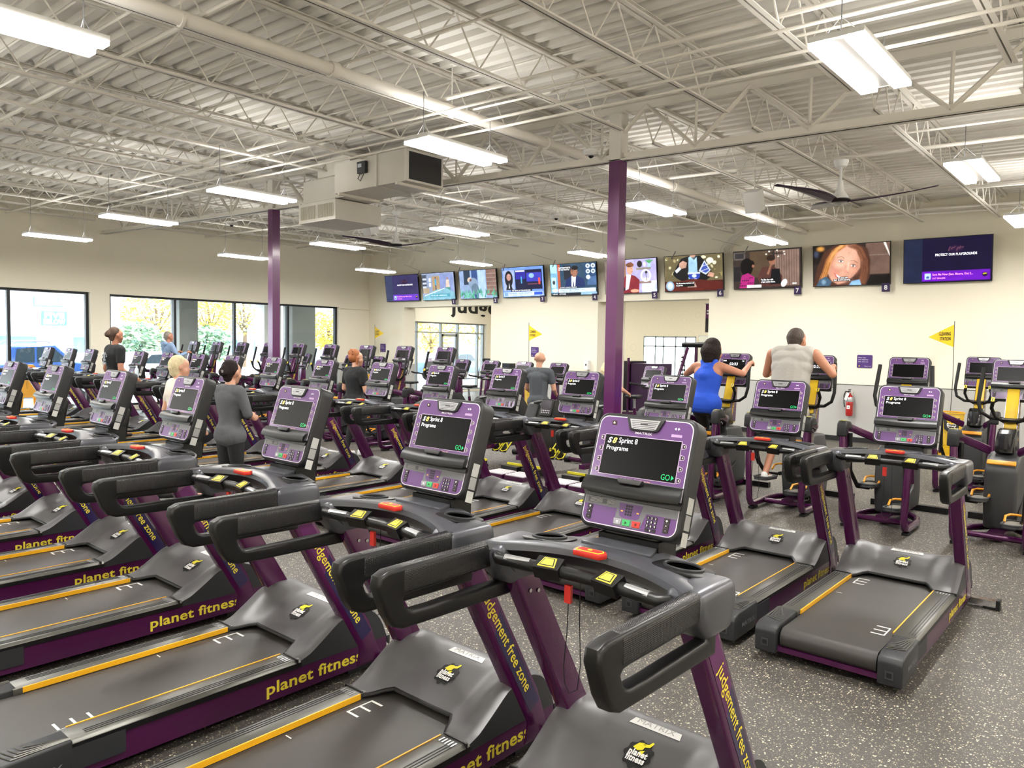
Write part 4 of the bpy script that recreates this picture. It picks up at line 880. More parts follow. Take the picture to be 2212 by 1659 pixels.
# ================================================================== CONSOLE (shared by treadmills and ellipticals)
def console_parts(root, T, mode='sprint', arcade=False):
    """T: plane matrix, origin at the top centre of the purple face, local z towards the user"""
    CW, CH = .40, .42
    def q(u, v, z=0.): return ((u-.5)*CW, -v*CH, z)
    m = MB()
    pr = rrect(.432, .452, .045, 5, 0, -CH/2)
    m.prism(pr, -.095, -.006, dark_pl, 'z', T, bev=.012, seg=3)
    m.box((0, -.23, -.10), (.30, .30, .05), dark_pl, T, bev=.02)
    c = m.build('console', root)
    m = MB()
    m.prism(rrect(.404, .424, .035, 5, 0, -CH/2), -.0058, -.0045, P('#cfc7d4'), 'z', T)
    m.prism(rrect(.397, .417, .032, 5, 0, -CH/2), -.0050, -.0038, face_purple, 'z', T)
    m.prism([q(.0, .57)[:2], q(1, .57)[:2], q(1, .845)[:2], q(.0, .83)[:2]], -.0038, -.0030, P('#66666c', .4), 'z', T)
    m.prism([q(.37, .83)[:2], q(.69, .84)[:2], q(.64, .985)[:2], q(.36, .985)[:2]], -.0038, -.0030, P('#66666c', .4), 'z', T)
    m.prism([q(.39, .78)[:2], q(.64, .78)[:2], q(.615, .895)[:2], q(.59, .91)[:2], q(.44, .91)[:2], q(.41, .895)[:2]], -.003, -.0022, face_purple, 'z', T)
    m.prism([q(.04, .77)[:2], q(.34, .77)[:2], q(.34, .815)[:2], q(.04, .815)[:2]], -.003, -.0024, P('#47474a'), 'z', T)
    for k in range(4):
        m.poly([q(.06, .775+.010*k, -.002), q(.06, .779+.010*k, -.002), q(.20, .779+.010*k, -.002), q(.20, .775+.010*k, -.002)], P('#9a9a98'), T)
        m.poly([q(.25, .775+.010*k, -.002), q(.25, .779+.010*k, -.002), q(.34, .779+.010*k, -.002), q(.34, .775+.010*k, -.002)], P('#9a9a98'), T)
    m.text('MATRIX', q(.5, .135, -.0030), (1, 0, 0), (0, 1, 0), .009, P('#efeaf2'), .01, width=.072, T=T)
    m.text('download the planet fitness app', q(.5, .567, -.003), (1, 0, 0), (0, 1, 0), .008, P('#e8b0a0'), .0, width=.13, T=T)
    m.prism([q(.13, .04)[:2], q(.18, .04)[:2], q(.185, .08)[:2], q(.135, .08)[:2]], -.0038, -.0028, P('#2a0d12'), 'z', T)
    m.poly([q(.15, .048, -.002), q(.145, .068, -.002), q(.17, .068, -.002), q(.165, .055, -.002)], P('#e8d8c0'), T)
    for s in (-1, 1): m.add([q(.84+s*.028, .065, -.003), q(.84+s*.012, .052, -.003), q(.84+s*.005, .065, -.003), q(.84+s*.012, .078, -.003)], [(0, 1, 2, 3) if s > 0 else (3, 2, 1, 0)], P('#f0eaf4'), T)
    m.prism([q(.79, .115)[:2], q(.90, .115)[:2], q(.90, .14)[:2], q(.79, .14)[:2]], -.0038, -.0030, P('#a98ab4'), 'z', T)
    m.build('face_panel', c, smooth=False)
    m = MB()
    m.prism([q(.29, -.005)[:2], q(.71, -.005)[:2], q(.66, .105)[:2], q(.62, .12)[:2], q(.38, .12)[:2], q(.34, .105)[:2]], -.006, .004, dark_pl, 'z', T, bev=.004)
    m.prism([q(.335, .012)[:2], q(.665, .012)[:2], q(.63, .095)[:2], q(.60, .103)[:2], q(.40, .103)[:2], q(.37, .095)[:2]], .003, .0055, silver, 'z', T)
    for k in range(5):
        if mode == 'off' and k % 2: continue
        v = .025+.016*k; a = .355+.007*k
        m.poly([q(a, v, .0062), q(a, v+.006, .0062), q(1-a, v+.006, .0062), q(1-a, v, .0062)], P('#4a4a4e'), T)
    m.poly([q(.46, .05, .0066), q(.46, .062, .0066), q(.54, .062, .0066), q(.54, .05, .0066)], P('#222226'), T)
    m.build('vent', c)
    # screen
    scr = mat('console_screen', '#020203', .3, spec=.15)
    m = MB(); m.prism([q(.085, .170)[:2], q(.915, .170)[:2], q(.915, .545)[:2], q(.085, .545)[:2]], -.0038, -.0026, P('#cdb9d6'), 'z', T)
    m.prism([q(.09, .175)[:2], q(.91, .175)[:2], q(.91, .54)[:2], q(.09, .54)[:2]], -.0030, -.0018, scr, 'z', T)
    if mode == 'sprint':
        m.text('S', q(.125, .225, -.001), (1, 0, 0), (0, 1, 0), .022, S('#ffffff', 1.1), .03, .25, ax=0, width=.019, T=T); m.text('8', q(.180, .225, -.001), (1, 0, 0), (0, 1, 0), .022, S('#ffd460', 1.1), .03, .25, ax=0, width=.019, T=T)
        m.text('Sprint 8', q(.25, .226, -.001), (1, 0, 0), (0, 1, 0), .021, S('#ffffff', 1.1), .005, ax=0, width=.082, T=T); m.text('Programs', q(.125, .300, -.001), (1, 0, 0), (0, 1, 0), .018, S('#ffffff', 1.1), .005, ax=0, width=.097, T=T)
        m.text('GO', q(.765, .50, -.001), (1, 0, 0), (0, 1, 0), .022, S('#12c46a', 1.0), .0, ax=0, width=.036, T=T); m.poly([q(.868, .478, -.001), q(.868, .522, -.001), q(.896, .50, -.001)], S('#18c46e', 1.0), T)
    elif mode == 'time':
        m.text('02:23', q(.5, .33, -.001), (1, 0, 0), (0, 1, 0), .036, S('#ffffff', 1.1), .01, width=.115, T=T); m.text('SPM', q(.17, .23, -.001), (1, 0, 0), (0, 1, 0), .02, S('#ffffff', 1.), .01, T=T); m.text('90', q(.82, .23, -.001), (1, 0, 0), (0, 1, 0), .02, S('#ffffff', 1.), .01, T=T)
    elif mode == 'tablet':
        m.poly([q(.09, .175, -.0012), q(.09, .54, -.0012), q(.91, .54, -.0012), q(.91, .175, -.0012)], S('#b8c4cc', .8), T)
        for i in range(6):
            for j in range(2): m.lathe([(.011, -.001), (.011, -.0006)], S(('#5a86b8', '#e8eef2', '#7aa0b0')[(i+j) % 3], .9), 10, T, q(.2+.12*i, .25+.1*j, 0))
    m.build('screen', c, smooth=False)
    for s in (0, 1):
        m = MB()
        for k in range(4):
            v = (.205 if s == 0 else .215)+.10*k
            u0, u1 = (.035, .078) if s == 0 else (.965, .922)
            pts = [q(u1, v-.026), q(u0+(.008 if s == 0 else -.008), v-.018), q(u0, v), q(u0+(.008 if s == 0 else -.008), v+.018), q(u1, v+.026)]
            m.prism([(a[0]*1.0, a[1]) for a in pts], -.0036, -.0026, P('#d9c4de'), 'z', T)
            cx, cy = sum(p[0] for p in pts)/5, sum(p[1] for p in pts)/5
            m.prism([(cx+(a[0]-cx)*.8, cy+(a[1]-cy)*.8) for a in pts], -.0030, -.0018, P('#1a0c18'), 'z', T)
            d = .008 if s == 0 else -.008
            m.poly([(cx-d*.3, cy+.004, -.0012), (cx+d*.3, cy, -.0012), (cx-d*.3, cy-.004, -.0012)], P('#f0e6dc'), T)
        m.build('side_buttons', c, smooth=False)
    # reading rack
    m = MB(); sh = P('#232326', .35)
    def rk(u, v):
        x = (u-.5)*.418; b = math.sin(PI*u); yy = -CH*(.578+.140*v)-.008*b*v; z = .002+.036*math.sin(PI*min(1, v*.62+.03))**.8*(.80+.20*b)
        return T @ Vector((x, yy, z))
    m.grid(rk, 16, 8, black_pl)
    m.prism([q(.36, .572)[:2], q(.64, .572)[:2], q(.61, .618)[:2], q(.39, .618)[:2]], .02, .036, P('#3a3a3d', .35), 'z', T, bev=.003)
    m.prism([q(-.035, .70)[:2], q(1.035, .70)[:2], q(1.02, .765)[:2], q(-.0, .755)[:2]], -.002, .006, P('#060607', .4), 'z', T)  # near-black strip paints the shade under the rack
    o = m.build('reading_rack', c); 
    # controls
    m = MB(); m2 = MB()
    for i in range(3):
        for j in range(4):
            m2.prism(rrect(.0085, .0085, .0015, 1, *[a+b for a, b in zip(q(.475, .80)[:2], (i*.0105, -j*.0105))]), -.003, -.0015, P('#17121a'), 'z', T)
            m.prism(rrect(.0125, .0118, .002, 1, *[a+b for a, b in zip(q(.715, .868)[:2], (i*.0155, -j*.0148))]), -.003, -.0015, P('#17121a'), 'z', T)
            tx = '123456789 0 '[j*3+i] if j < 3 else (' ', '0', ' ')[i]
            if tx.strip() and mode == 'sprint': m.text(tx, [a+b for a, b in zip(q(.715, .868, -.001), (i*.0155, -j*.0148, 0))], (1, 0, 0), (0, 1, 0), .007, P('#f2f0f4'), .02, T=T)
    m.build('number_pad', c, smooth=False)
    for u in (.43, .60): m2.prism(rrect(.010, .005, .001, 1, *q(u, .85)[:2]), -.003, -.0012, P('#e0a84c'), 'z', T)
    m2.build('entertainment_keypad', c, smooth=False)
    for (u, vs) in ((.075, (.855, .902, .949)), (.905, (.868, .91, .952))):
        m = MB()
        for k, v in enumerate(vs):
            m.prism(rrect(.022, .017, .003, 2, *q(u, v)[:2]), -.0036, -.0012, P('#1a0e14'), 'z', T); m.text(('+', '^', '-')[k], q(u, v, -.0006), (1, 0, 0), (0, 1, 0), .011 if k == 0 else .006, P('#f4f0f0'), .04, T=T)
        m.build('adjust_buttons', c, smooth=False)
    for nm, u, mt_, lab in (('pause_button', .40, P('#8c8c92'), 'grey pause button'), ('start_button', .495, green, 'green start button'), ('stop_button', .60, red, 'red stop button')):
        m = MB(); m.prism([q(u-.045, .922)[:2], q(u+.045, .922)[:2], q(u+.038, .975)[:2], q(u-.038, .975)[:2]], -.004, -.0008, mt_, 'z', T, bev=.0012)
        if nm == 'start_button': m.poly([q(u-.012, .936, -.0003), q(u-.012, .962, -.0003), q(u+.014, .949, -.0003)], P('#0e3a1c'), T)
        elif nm == 'stop_button': m.prism([q(u-.012, .937)[:2], q(u+.012, .937)[:2], q(u+.012, .961)[:2], q(u-.012, .961)[:2]], -.002, -.0003, P('#6a1410'), 'z', T)
        else:
            for s in (-.006, .006): m.prism([q(u+s-.003, .938)[:2], q(u+s+.003, .938)[:2], q(u+s+.003, .960)[:2], q(u+s-.003, .960)[:2]], -.002, -.0003, P('#d8d8dc'), 'z', T)
        m.build(nm, c, smooth=False)
    # side label
    m = MB()
    for (a, b, cc) in ((.30, .44, '#a8a8a6'), (.45, .58, '#8f8f8e'), (.60, .72, '#b4b4b0')): m.b2((.2155, -CH*b-.14, -.072), (.2172, -CH*a-.14, -.03), P(cc), T)
    m.build('side_label', c, smooth=False)
    return c

# ================================================================== TREADMILL
PC = [(1.40, .20), (1.54, .226), (1.60, .25), (1.70, .302), (1.80, .345), (1.87, .362), (1.93, .355), (1.98, .30), (2.02, .2), (2.05, .1)]
PS_ = [(1.40, .214), (1.50, .245), (1.60, .31), (1.68, .365), (1.76, .392), (1.86, .392), (1.93, .36), (1.98, .30), (2.02, .2), (2.05, .1)]
def sm(t, pts):
    return (interp(t-.018, pts)+interp(t, pts)*2+interp(t+.018, pts))/4
def hoodz(x, y):
    k = smooth((abs(x)-.17)/.17); z = sm(y, PC)*(1-k)+sm(y, PS_)*k
    if abs(x) > .375: z -= (abs(x)-.375)*.5
    return z
def hood_rear(x): return 1.55-.13*smooth((abs(x)-.19)/.10)
TH = 30.1
dD = Vector((0, math.sin(math.radians(TH)), -math.cos(math.radians(TH)))); dU = Vector((0, math.cos(math.radians(TH)), math.sin(math.radians(TH))))
def make_treadmill(label):
    t = thing('treadmill', label, 'treadmill', (0, 0, 0), 0, 'treadmills')
    # frame: purple side panels, belly, feet, stabiliser
    m = MB()
    for s in (-1, 1):
        m.b2((min(s*.375, s*.404), .30, .055), (max(s*.375, s*.404), 2.02, .182), plum_d, bev=.004)
        m.b2((min(s*.39, s*.412), .33, .18), (max(s*.39, s*.412), 1.44, .205), black_pl, bev=.003)
        m.b2((min(s*.28, s*.33), .25, 0), (max(s*.28, s*.33), .31, .06), rubber); m.cyl((s*.35, 1.94, .035), (s*.30, 1.94, .035), .035, rubber, 16); m.b2((min(s*.3, s*.4), 1.75, .03), (max(s*.3, s*.4), 1.95, .06), black_pl)
    m.b2((-.37, .10, .07), (.37, 1.95, .15), black_pl); m.b2((-.30, .02, .055), (.30, .045, .085), plum_d)
    fr = m.build('frame', t)
    for s in (-1, 1):
        x = s*.4052; m = MB(); TT = plane((x, 1.54, .112), (0, s, 0), (0, 0, 1))
        m.text('planet fitness', (0, 0, 0), (1, 0, 0), (0, 1, 0), .062, tyellow, .022, width=.60, T=TT); m.build('side_lettering', fr, smooth=False)
    m = MB(); m.b2((-.44, 1.985, .02), (.44, 2.045, .065), chrome, bev=.006)
    for s in (-1, 1): m.b2((min(s*.44, s*.465), 1.975, .0), (max(s*.44, s*.465), 2.055, .075), rubber, bev=.008); m.b2((min(s*.36, s*.43), 1.98, 0), (max(s*.36, s*.43), 2.05, .02), rubber)
    m.build('stabilizer_foot', t)
    # belt
    m = MB(); pr = [(1.62, .195)]+[(.075-.062*math.sin(a*PI/10)*1.0, .133+.062*math.cos(a*PI/10)) for a in range(11)]+[(1.62, .085)]
    m.prism(pr, -.272, .272, belt_m, 'x'); b = m.build('belt', t, ang=50)
    wm = P('#d8d8d4')
    for (cx, cy, s) in ((.225, .42, -1), (-.225, 1.36, 1)):
        m = MB(); m.b2((cx-.004, cy-.075, .1945), (cx+.004, cy+.075, .1958), wm)
        for k in (-.07, 0, .07): m.b2((min(cx, cx+s*.075), cy+k-.006, .1945), (max(cx, cx+s*.075), cy+k+.006, .1958), wm)
        m.build('belt_marking', b, smooth=False)
    m = MB(); m.b2((-.25, .98, .1945), (-.21, .985, .1958), wm); m.build('belt_marking', b, smooth=False)
    # side rails with yellow edge, rear end caps
    for s in (-1, 1):
        m = MB(); pr = [(s*.276, .190), (s*.276, .222), (s*.395, .221), (s*.411, .206), (s*.411, .190)]
        m.prism(pr, .32, 1.44, rail_gray, 'y', bev=.002)
        for k in range(3): m.b2((min(s*(.345+.016*k), s*(.349+.016*k)), .40, .2215), (max(s*(.345+.016*k), s*(.349+.016*k)), 1.38, .2232), cap_gray)
        for k in range(5): m.b2((min(s*(.30+.018*k), s*(.306+.018*k)), 1.36, .2215), (max(s*(.30+.018*k), s*(.306+.018*k)), 1.395, .2238), silver)
        r = m.build('side_rail', t)
        m = MB(); m.b2((min(s*.270, s*.277), .36, .198), (max(s*.270, s*.277), 1.40, .2242), yellow, bev=.0015); m.build('edge_stripe', r)
        m = MB(); pr = [(-.015, .045), (-.02, .175), (-.005, .200), (.05, .216), (.34, .224), (.34, .10), (.30, .05)]
        m.prism(pr, s*.285, s*.416, cap_gray, 'x', bev=.010, seg=3)
        m.b2((min(s*.405, s*.4145), .30, .09), (max(s*.405, s*.4145), .55, .19), cap_gray, bev=.003)
        for k in range(5):
            o = .018*k; m.tube([(s*(.40-o*.2), .335, .2252), (s*(.395-o), .12+o, .2215), (s*.30, .09+o*1.3, .2195)], .0028, rail_gray, 4)
        cpp = m.build('end_cap', t)
        m = MB(); m.box((s*.35, -.0205, .11), (.046, .006, .046), P('#34353a'), bev=.006); m.box((s*.35, -.022, .11), (.026, .008, .026), P('#0c0c0d')); m.build('end_socket', cpp)
        m = MB(); TT = plane((s*.4172, .20, .125), (0, s, 0), (0, 0, 1)); m.text('MATRIX', (0, 0, 0), (1, 0, 0), (0, 1, 0), .030, P('#77787c'), .01, width=.20, T=TT); m.build('cap_lettering', cpp, smooth=False)
    # motor hood
    m = MB(); NX, NY = 44, 40
    def hf(u, v):
        x = (u-.5)*.812; y0 = hood_rear(x); y = y0+(2.045-y0)*v; z = hoodz(x, y)
        return (x, y, z)
    m.grid(hf, NX, NY, hood_gray)
    for s in (-1, 1):
        pts = [(s*.406, 1.42+(2.045-1.42)*k/24) for k in range(25)]
        v = []
        for (x, y) in pts: v += [(x, y, hoodz(x, y)), (x, y, .178)]
        m.add(v, [(2*i, 2*i+1, 2*i+3, 2*i+2) if s < 0 else (2*i, 2*i+2, 2*i+3, 2*i+1) for i in range(24)], cap_gray)
    hd = m.build('motor_hood', t, ang=60)
    m = MB(); m.tube([((k/20-.5)*.56, hood_rear((k/20-.5)*.56)-.004, hoodz((k/20-.5)*.56, hood_rear((k/20-.5)*.56))-.010) for k in range(21)], .0115, rubber, 8)
    for s in (-1, 1): m.b2((min(s*.28, s*.412), 1.414, .195), (max(s*.28, s*.412), 1.422, .2265), rubber)
    m.build('hood_edge', hd)
    m = MB(); lc = Vector((0, 1.705))
    def on(x, y, z=.0035): return (x, y, hoodz(x, y)+z)
    R = .062; nn = 36; ring = []
    m.add([on(lc.x, lc.y)]+[on(lc.x+r*R*(1 if (j//2) % 2 or r < 1 else .88)*math.cos(2*PI*j/nn), lc.y+r*R*(1 if (j//2) % 2 or r < 1 else .88)*math.sin(2*PI*j/nn)) for r in (.35, .7, 1.) for j in range(nn)],
          [(0, 1+j, 1+(j+1) % nn) for j in range(nn)]+[(1+q_*nn+j, 1+nn+q_*nn+j, 1+nn+q_*nn+(j+1) % nn, 1+q_*nn+(j+1) % nn) for q_ in (0, 1) for j in range(nn)], P('#0d0d0e'))
    yp = [[(-.035, .02), (-.02, .045), (.0, .05), (.012, .04), (.008, .02), (-.01, .012)], [(-.005, .045), (.02, .05), (.03, .065), (.038, .062), (.03, .04), (.012, .034)], [(.0, .012), (.018, .02), (.014, -.002), (.004, -.004)]]
    for pl_ in yp: m.add([on(lc.x+a, lc.y+b, .0052) for a, b in pl_], [tuple(range(len(pl_)))], P('#e8dc20'))
    for s_, dy in (('planet', .000), ('fitness', -.024)):
        gv_, gf_, a0, a1, b0, b1 = glyphs(s_, .04); k = .082/(a1-a0)
        m.add([on(lc.x+(p[0]-(a0+a1)/2)*k, lc.y+dy+(p[1]-.3)*k*1.15, .0060) for p in gv_], gf_, P('#f4f4f4'))
    m.build('hood_logo', hd, smooth=False)
    m = MB(); m.add([on(a, b, .002) for a, b in ((-.115, 1.825), (.115, 1.825), (.105, 1.862), (-.105, 1.862))], [(0, 1, 2, 3)], P('#d6d6d4', .35))
    gv_, gf_, a0, a1, b0, b1 = glyphs('MATRIX', .0); k = .17/(a1-a0)
    m.add([on((p[0]-(a0+a1)/2)*k, 1.835+p[1]*k*.85, .0035) for p in gv_], gf_, P('#9a9a98')); m.build('name_plate', hd, smooth=False)
    # uprights
    for s in (-1, 1):
        m = MB()
        def yz(z): return 1.35+.58*(1.005-z)
        pr = [(yz(1.03), 1.03), (yz(1.03)+.135, 1.03), (yz(.30)+.135, .30), (yz(.12)+.10, .12), (2.03, .06), (1.80, .06), (yz(.16)-.02, .16)]
        m.prism(pr, min(s*.337, s*.410), max(s*.337, s*.410), plum, 'x', bev=.009, seg=3); u = m.build('upright', t)
        m = MB(); xs = s*.4115
        def pp(a, w): p = Vector((0, yz(.97)+.0675, .97))+dD*a+dU*w*.86; return (xs, p.y, p.z)
        q_ = [pp(.36, -.045), pp(.86, -.045), pp(.86, .045), pp(.28, .045)]
        m.poly(q_ if s < 0 else list(reversed(q_)), navy)
        q_ = [pp(.03, -.045), pp(.36, -.045), pp(.28, .045), pp(.03, .045)]
        m.poly(q_ if s < 0 else list(reversed(q_)), P('#541650', .3)); m.build('side_decal', u, smooth=False)
        m = MB(); o = Vector(pp(.45, -.002)); o.x += s*.0012
        m.text('judgement free zone', o, dD*s, dU, .050, tyellow, .010, width=.60); m.build('upright_lettering', u, smooth=False)
        m = MB()
        for k in (0, 1): p = Vector((s*.336, yz(.93)+.04+k*.05, .945-k*.01)); m.cyl(p, p-Vector((s*.004, 0, 0)), .008, chrome, 10)
        m.build('bolt', u)
    # dash
    m = MB(); NS = 30; rows_ = []
    for i in range(NS+1):
        s = -1+2*i/NS; x = s*.415; a = abs(s)
        yr = 1.362-.115*a**2.2; yf = 1.655-.17*a**3.2; zt = 1.172-.018*a**2
        rows_.append([(x, yr, zt-.028), (x, yr+.004, zt-.006), (x, yr+.02, zt), (x, yr+.07, zt-.003), (x, (yr+yf)/2, zt-.016), (x, yf-.03, zt-.022), (x, yf, zt-.042), (x, yf-.015, zt-.10), (x, yr+.10, zt-.105), (x, yr+.045, zt-.07)])
    v = [p for r in rows_ for p in r]; K = 10
    fg = []; fb = []
    for i in range(NS):
        for j in range(K):
            f = (i*K+j, i*K+(j+1) % K, (i+1)*K+(j+1) % K, (i+1)*K+j); (fb if j in (8, 9, 7) else fg).append(f)
    vs = [m.bm.verts.new(p) for p in v]
    for fl_, mt_ in ((fg, dash_gray), (fb, black_pl), ([tuple(range(K)), tuple(NS*K+j for j in range(K-1, -1, -1))], dash_gray)):
        ii = m.mi(mt_)
        for f in fl_:
            fc = m.bm.faces.new([vs[k] for k in f]); fc.material_index = ii
    bmesh.ops.recalc_face_normals(m.bm, faces=m.bm.faces)
    for s in (-1, 1):
        m.prism([(1.262, 1.152), (1.262, 1.07), (1.335, .985), (1.495, .985), (1.535, 1.09), (1.515, 1.152)], min(s*.335, s*.462), max(s*.335, s*.462), dash_gray, 'x', bev=.030, seg=4)
    m.b2((-.13, 1.59, 1.08), (.13, 1.72, 1.185), black_pl, bev=.015)
    m.prism([(-.15, 1.50), (.15, 1.50), (.12, 1.60), (-.12, 1.60)], 1.15, 1.166, dash_gray, 'z', bev=.004)
    m.b2((-.06, 1.44, 1.150), (.05, 1.446, 1.160), P('#3a3a3c'))
    ds = m.build('dash', t, ang=40)
    for s in (-1, 1):
        m = MB(); T = Matrix.Translation((s*.285, 1.485, 1.146)) @ Matrix.Rotation(s*.05, 4, 'Y') @ Matrix.Rotation(-.09, 4, 'X')
        m.prism(rrect(.20, .155, .05, 5), -.004, .008, black_pl, 'z', T, bev=.003); m.tube([(.066*math.cos(2*PI*k/28), .059*math.sin(2*PI*k/28), .011) for k in range(28)], .006, cap_gray, 6, T, closed=True)
        m.prism([(.064*math.cos(2*PI*k/28), .057*math.sin(2*PI*k/28)) for k in range(28)], .005, .0088, mat('cup_hole_shade', '#020202', 1., spec=.0), 'z', T); m.build('cup_holder', ds)  # flat black disc paints the shade inside the cup hole
    m = MB(); m.prism([(-.055, 1.318), (.055, 1.318), (.066, 1.352), (.05, 1.372), (-.05, 1.372), (-.066, 1.352)], 1.164, 1.184, red, 'z', bev=.004)
    m.prism([(-.048, 1.325), (.048, 1.325), (.055, 1.35), (.043, 1.365), (-.043, 1.365), (-.055, 1.35)], 1.183, 1.1855, tyellow, 'z'); m.prism([(-.044, 1.329), (.044, 1.329), (.05, 1.349), (.04, 1.361), (-.04, 1.361), (-.05, 1.349)], 1.184, 1.1865, red, 'z'); m.prism(rrect(.016, .012, .004, 2, 0, 1.345), 1.186, 1.1875, tyellow, 'z')
    m.build('emergency_stop', ds)
    # handrails
    for s in (-1, 1):
        x = s*.425; m = MB()
        out = [(1.40, 1.148), (1.20, 1.150), (.95, 1.152), (.78, 1.151), (.744, 1.137), (.736, 1.10), (.775, 1.0), (.803, .958), (.845, .940), (.96, .936), (1.20, .932), (1.40, .928)]
        inn = [(1.34, 1.058), (1.20, 1.056), (1.0, 1.055), (.885, 1.056), (.855, 1.053), (.845, 1.044), (.856, 1.018), (.868, 1.002), (.890, .992), (.98, .989), (1.20, .990), (1.34, .988)]
        n_ = len(out); v = []
        for xx in (x-.0275, x+.0275):
            v += [(xx, a_, b_) for a_, b_ in out]+[(xx, a_, b_) for a_, b_ in inn]
        f = []
        for i in range(n_):
            j = (i+1) % n_; k = 2*n_
            f += [(i, j, n_+j, n_+i), (k+i, k+n_+i, k+n_+j, k+j), (i, k+i, k+j, j), (n_+i, n_+j, k+n_+j, k+n_+i)]
        fs = m.add(v, f, black_pl); bmesh.ops.recalc_face_normals(m.bm, faces=fs)
        es = [e for e in {e for q in fs for e in q.edges} if len(e.link_faces) == 2 and e.calc_face_angle(0) > 1.0]
        bmesh.ops.bevel(m.bm, geom=es, offset=.019, segments=4, affect='EDGES', profile=.5, clamp_overlap=True)
        h = m.build('handrail', t, ang=50)
        m = MB(); m.prism(rrect(.0595, .100, .024, 6, x, 1.1035), .845, 1.275, grip_m, 'y', bev=.003); m.build('grip', h, ang=50)
    # heart-rate bar with speed pods
    m = MB(); bp = [(-.36, 1.262, 1.115), (-.33, 1.238, 1.112), (-.22, 1.262, 1.108), (-.1, 1.285, 1.106), (0, 1.290, 1.106), (.1, 1.285, 1.106), (.22, 1.262, 1.108), (.33, 1.238, 1.112), (.36, 1.262, 1.115)]
    m.tube(bp, [.018, .021, .0225, .023, .023, .023, .0225, .021, .018], black_pl, 14)
    for s in (-1, 1): m.tube([(s*.35, 1.28, 1.10), (s*.352, 1.34, 1.04)], .018, black_pl, 8)
    pb = m.build('pulse_bar', t, ang=60)
    for s in (-1, 1):
        m = MB(); m.tube([(s*.30, 1.2425, 1.1150), (s*.20, 1.264, 1.1125)], .0205, silver, 10, sx=.8); m.build('pulse_contact', pb)
        m = MB(); T = Matrix.Translation((s*.125, 1.279, 1.110)) @ Matrix.Rotation(-s*.18, 4, 'Z') @ Matrix.Rotation(.45, 4, 'X')
        m.box((0, 0, 0), (.100, .062, .05), black_pl, T, bev=.022, seg=4)
        m.prism([(-.034, -.022), (.034, -.022), (.024, .024), (-.024, .024)], .022, .0275, tyellow, 'z', T, bev=.001); m.prism([(-.029, -.018), (.029, -.018), (.02, .020), (-.02, .020)], .0265, .0282, P('#151516'), 'z', T)
        m.prism([(-.024, -.014), (.024, -.014), (.016, .016), (-.016, .016)], .0278, .0290, tyellow, 'z', T); m.build('speed_button', pb)
    m = MB(); m.box((-.045, 1.285, 1.035), (.026, .014, .062), red, bev=.003); m.build('safety_clip', t)
    m = MB(); m.tube([(-.045, 1.285, 1.004), (-.048, 1.285, .90), (-.056, 1.28, .78), (-.05, 1.28, .72), (-.03, 1.28, .69), (.0, 1.285, .71), (.012, 1.285, .80), (.004, 1.285, .95), (.0, 1.29, 1.085)], .0018, rubber, 5); m.build('safety_cord', t)
    console_parts(t, plane((0, 1.70, 1.62), (1, 0, 0), (0, math.sin(.32), math.cos(.32))))
    m = MB(); m.prism([(1.61, 1.09), (1.61, 1.20), (1.67, 1.32), (1.74, 1.36), (1.77, 1.30), (1.73, 1.09)], -.12, .12, black_pl, 'x', bev=.015); m.build('console_mast', t)
    return t
TOP = 1.70
tm = make_treadmill('x')
rowA = [(-1.47, .80, 'nearest treadmill in front of the camera, handles at bottom centre'),
        (-2.53, .80, 'treadmill second from the camera in the near row'),
        (-3.76, .80, 'treadmill third from the camera in the near row, whole belt at lower left'),
        (-5.08, .80, 'treadmill fourth from the camera in the near row, before the woman in grey'),
        (-6.31, .80, 'treadmill fifth from the camera in the near row, below the black-shirted woman'),
        (-7.62, .80, 'treadmill sixth from the camera in the near row, console near the left edge'),
        (-8.85, .80, 'treadmill at the left end of the near row, cut off by the left edge')]
rowB = [(-1.395, 'rightmost treadmill of the second row, its whole belt showing'), (-2.36, 'second treadmill from the right in the second row, below the tank-top man'),
        (-3.37, 'third treadmill from the right in the second row, beside the blue-top woman'), (-4.36, 'fourth treadmill from the right in the second row, left of the near column'),
        (-5.35, 'fifth treadmill from the right in the second row, below the bald man'), (-6.37, 'sixth treadmill from the right in the second row'),
        (-7.43, 'seventh treadmill from the right in the second row, right of the red-haired woman'), (-8.66, 'eighth treadmill from the right in the second row, behind the third near console'),
        (-9.91, 'second-row treadmill below the far purple column'), (-11.1, 'second-row treadmill just left of the far purple column, by the grey-jacketed woman'),
        (-12.2, 'second-row treadmill with its console right of the blonde woman'), (-13.32, 'second-row treadmill the black-shirted woman walks on'),
        (-14.47, 'second-row treadmill with a water bottle on its shelf'), (-15.6, 'second-row treadmill hidden behind the black-shirted woman'),
        (-16.8, 'third treadmill from the window end of the second row'), (-17.92, 'second treadmill from the window end of the second row'), (-19.25, 'treadmill at the window end of the second row')]
tm['label'] = rowA[0][2]; tm.location = (rowA[0][0], rowA[0][1], 0)
for x, y, lb in rowA[1:]: dup(tm, (x, y, 0), 0, lb)
for x, lb in rowB:
    c_ = dup(tm, (x, 4.46, 0), 0, lb)
    if x > -1.5:
        for ch in c_.children:
            if ch.name.startswith('stabilizer'): ch.location.x = .13

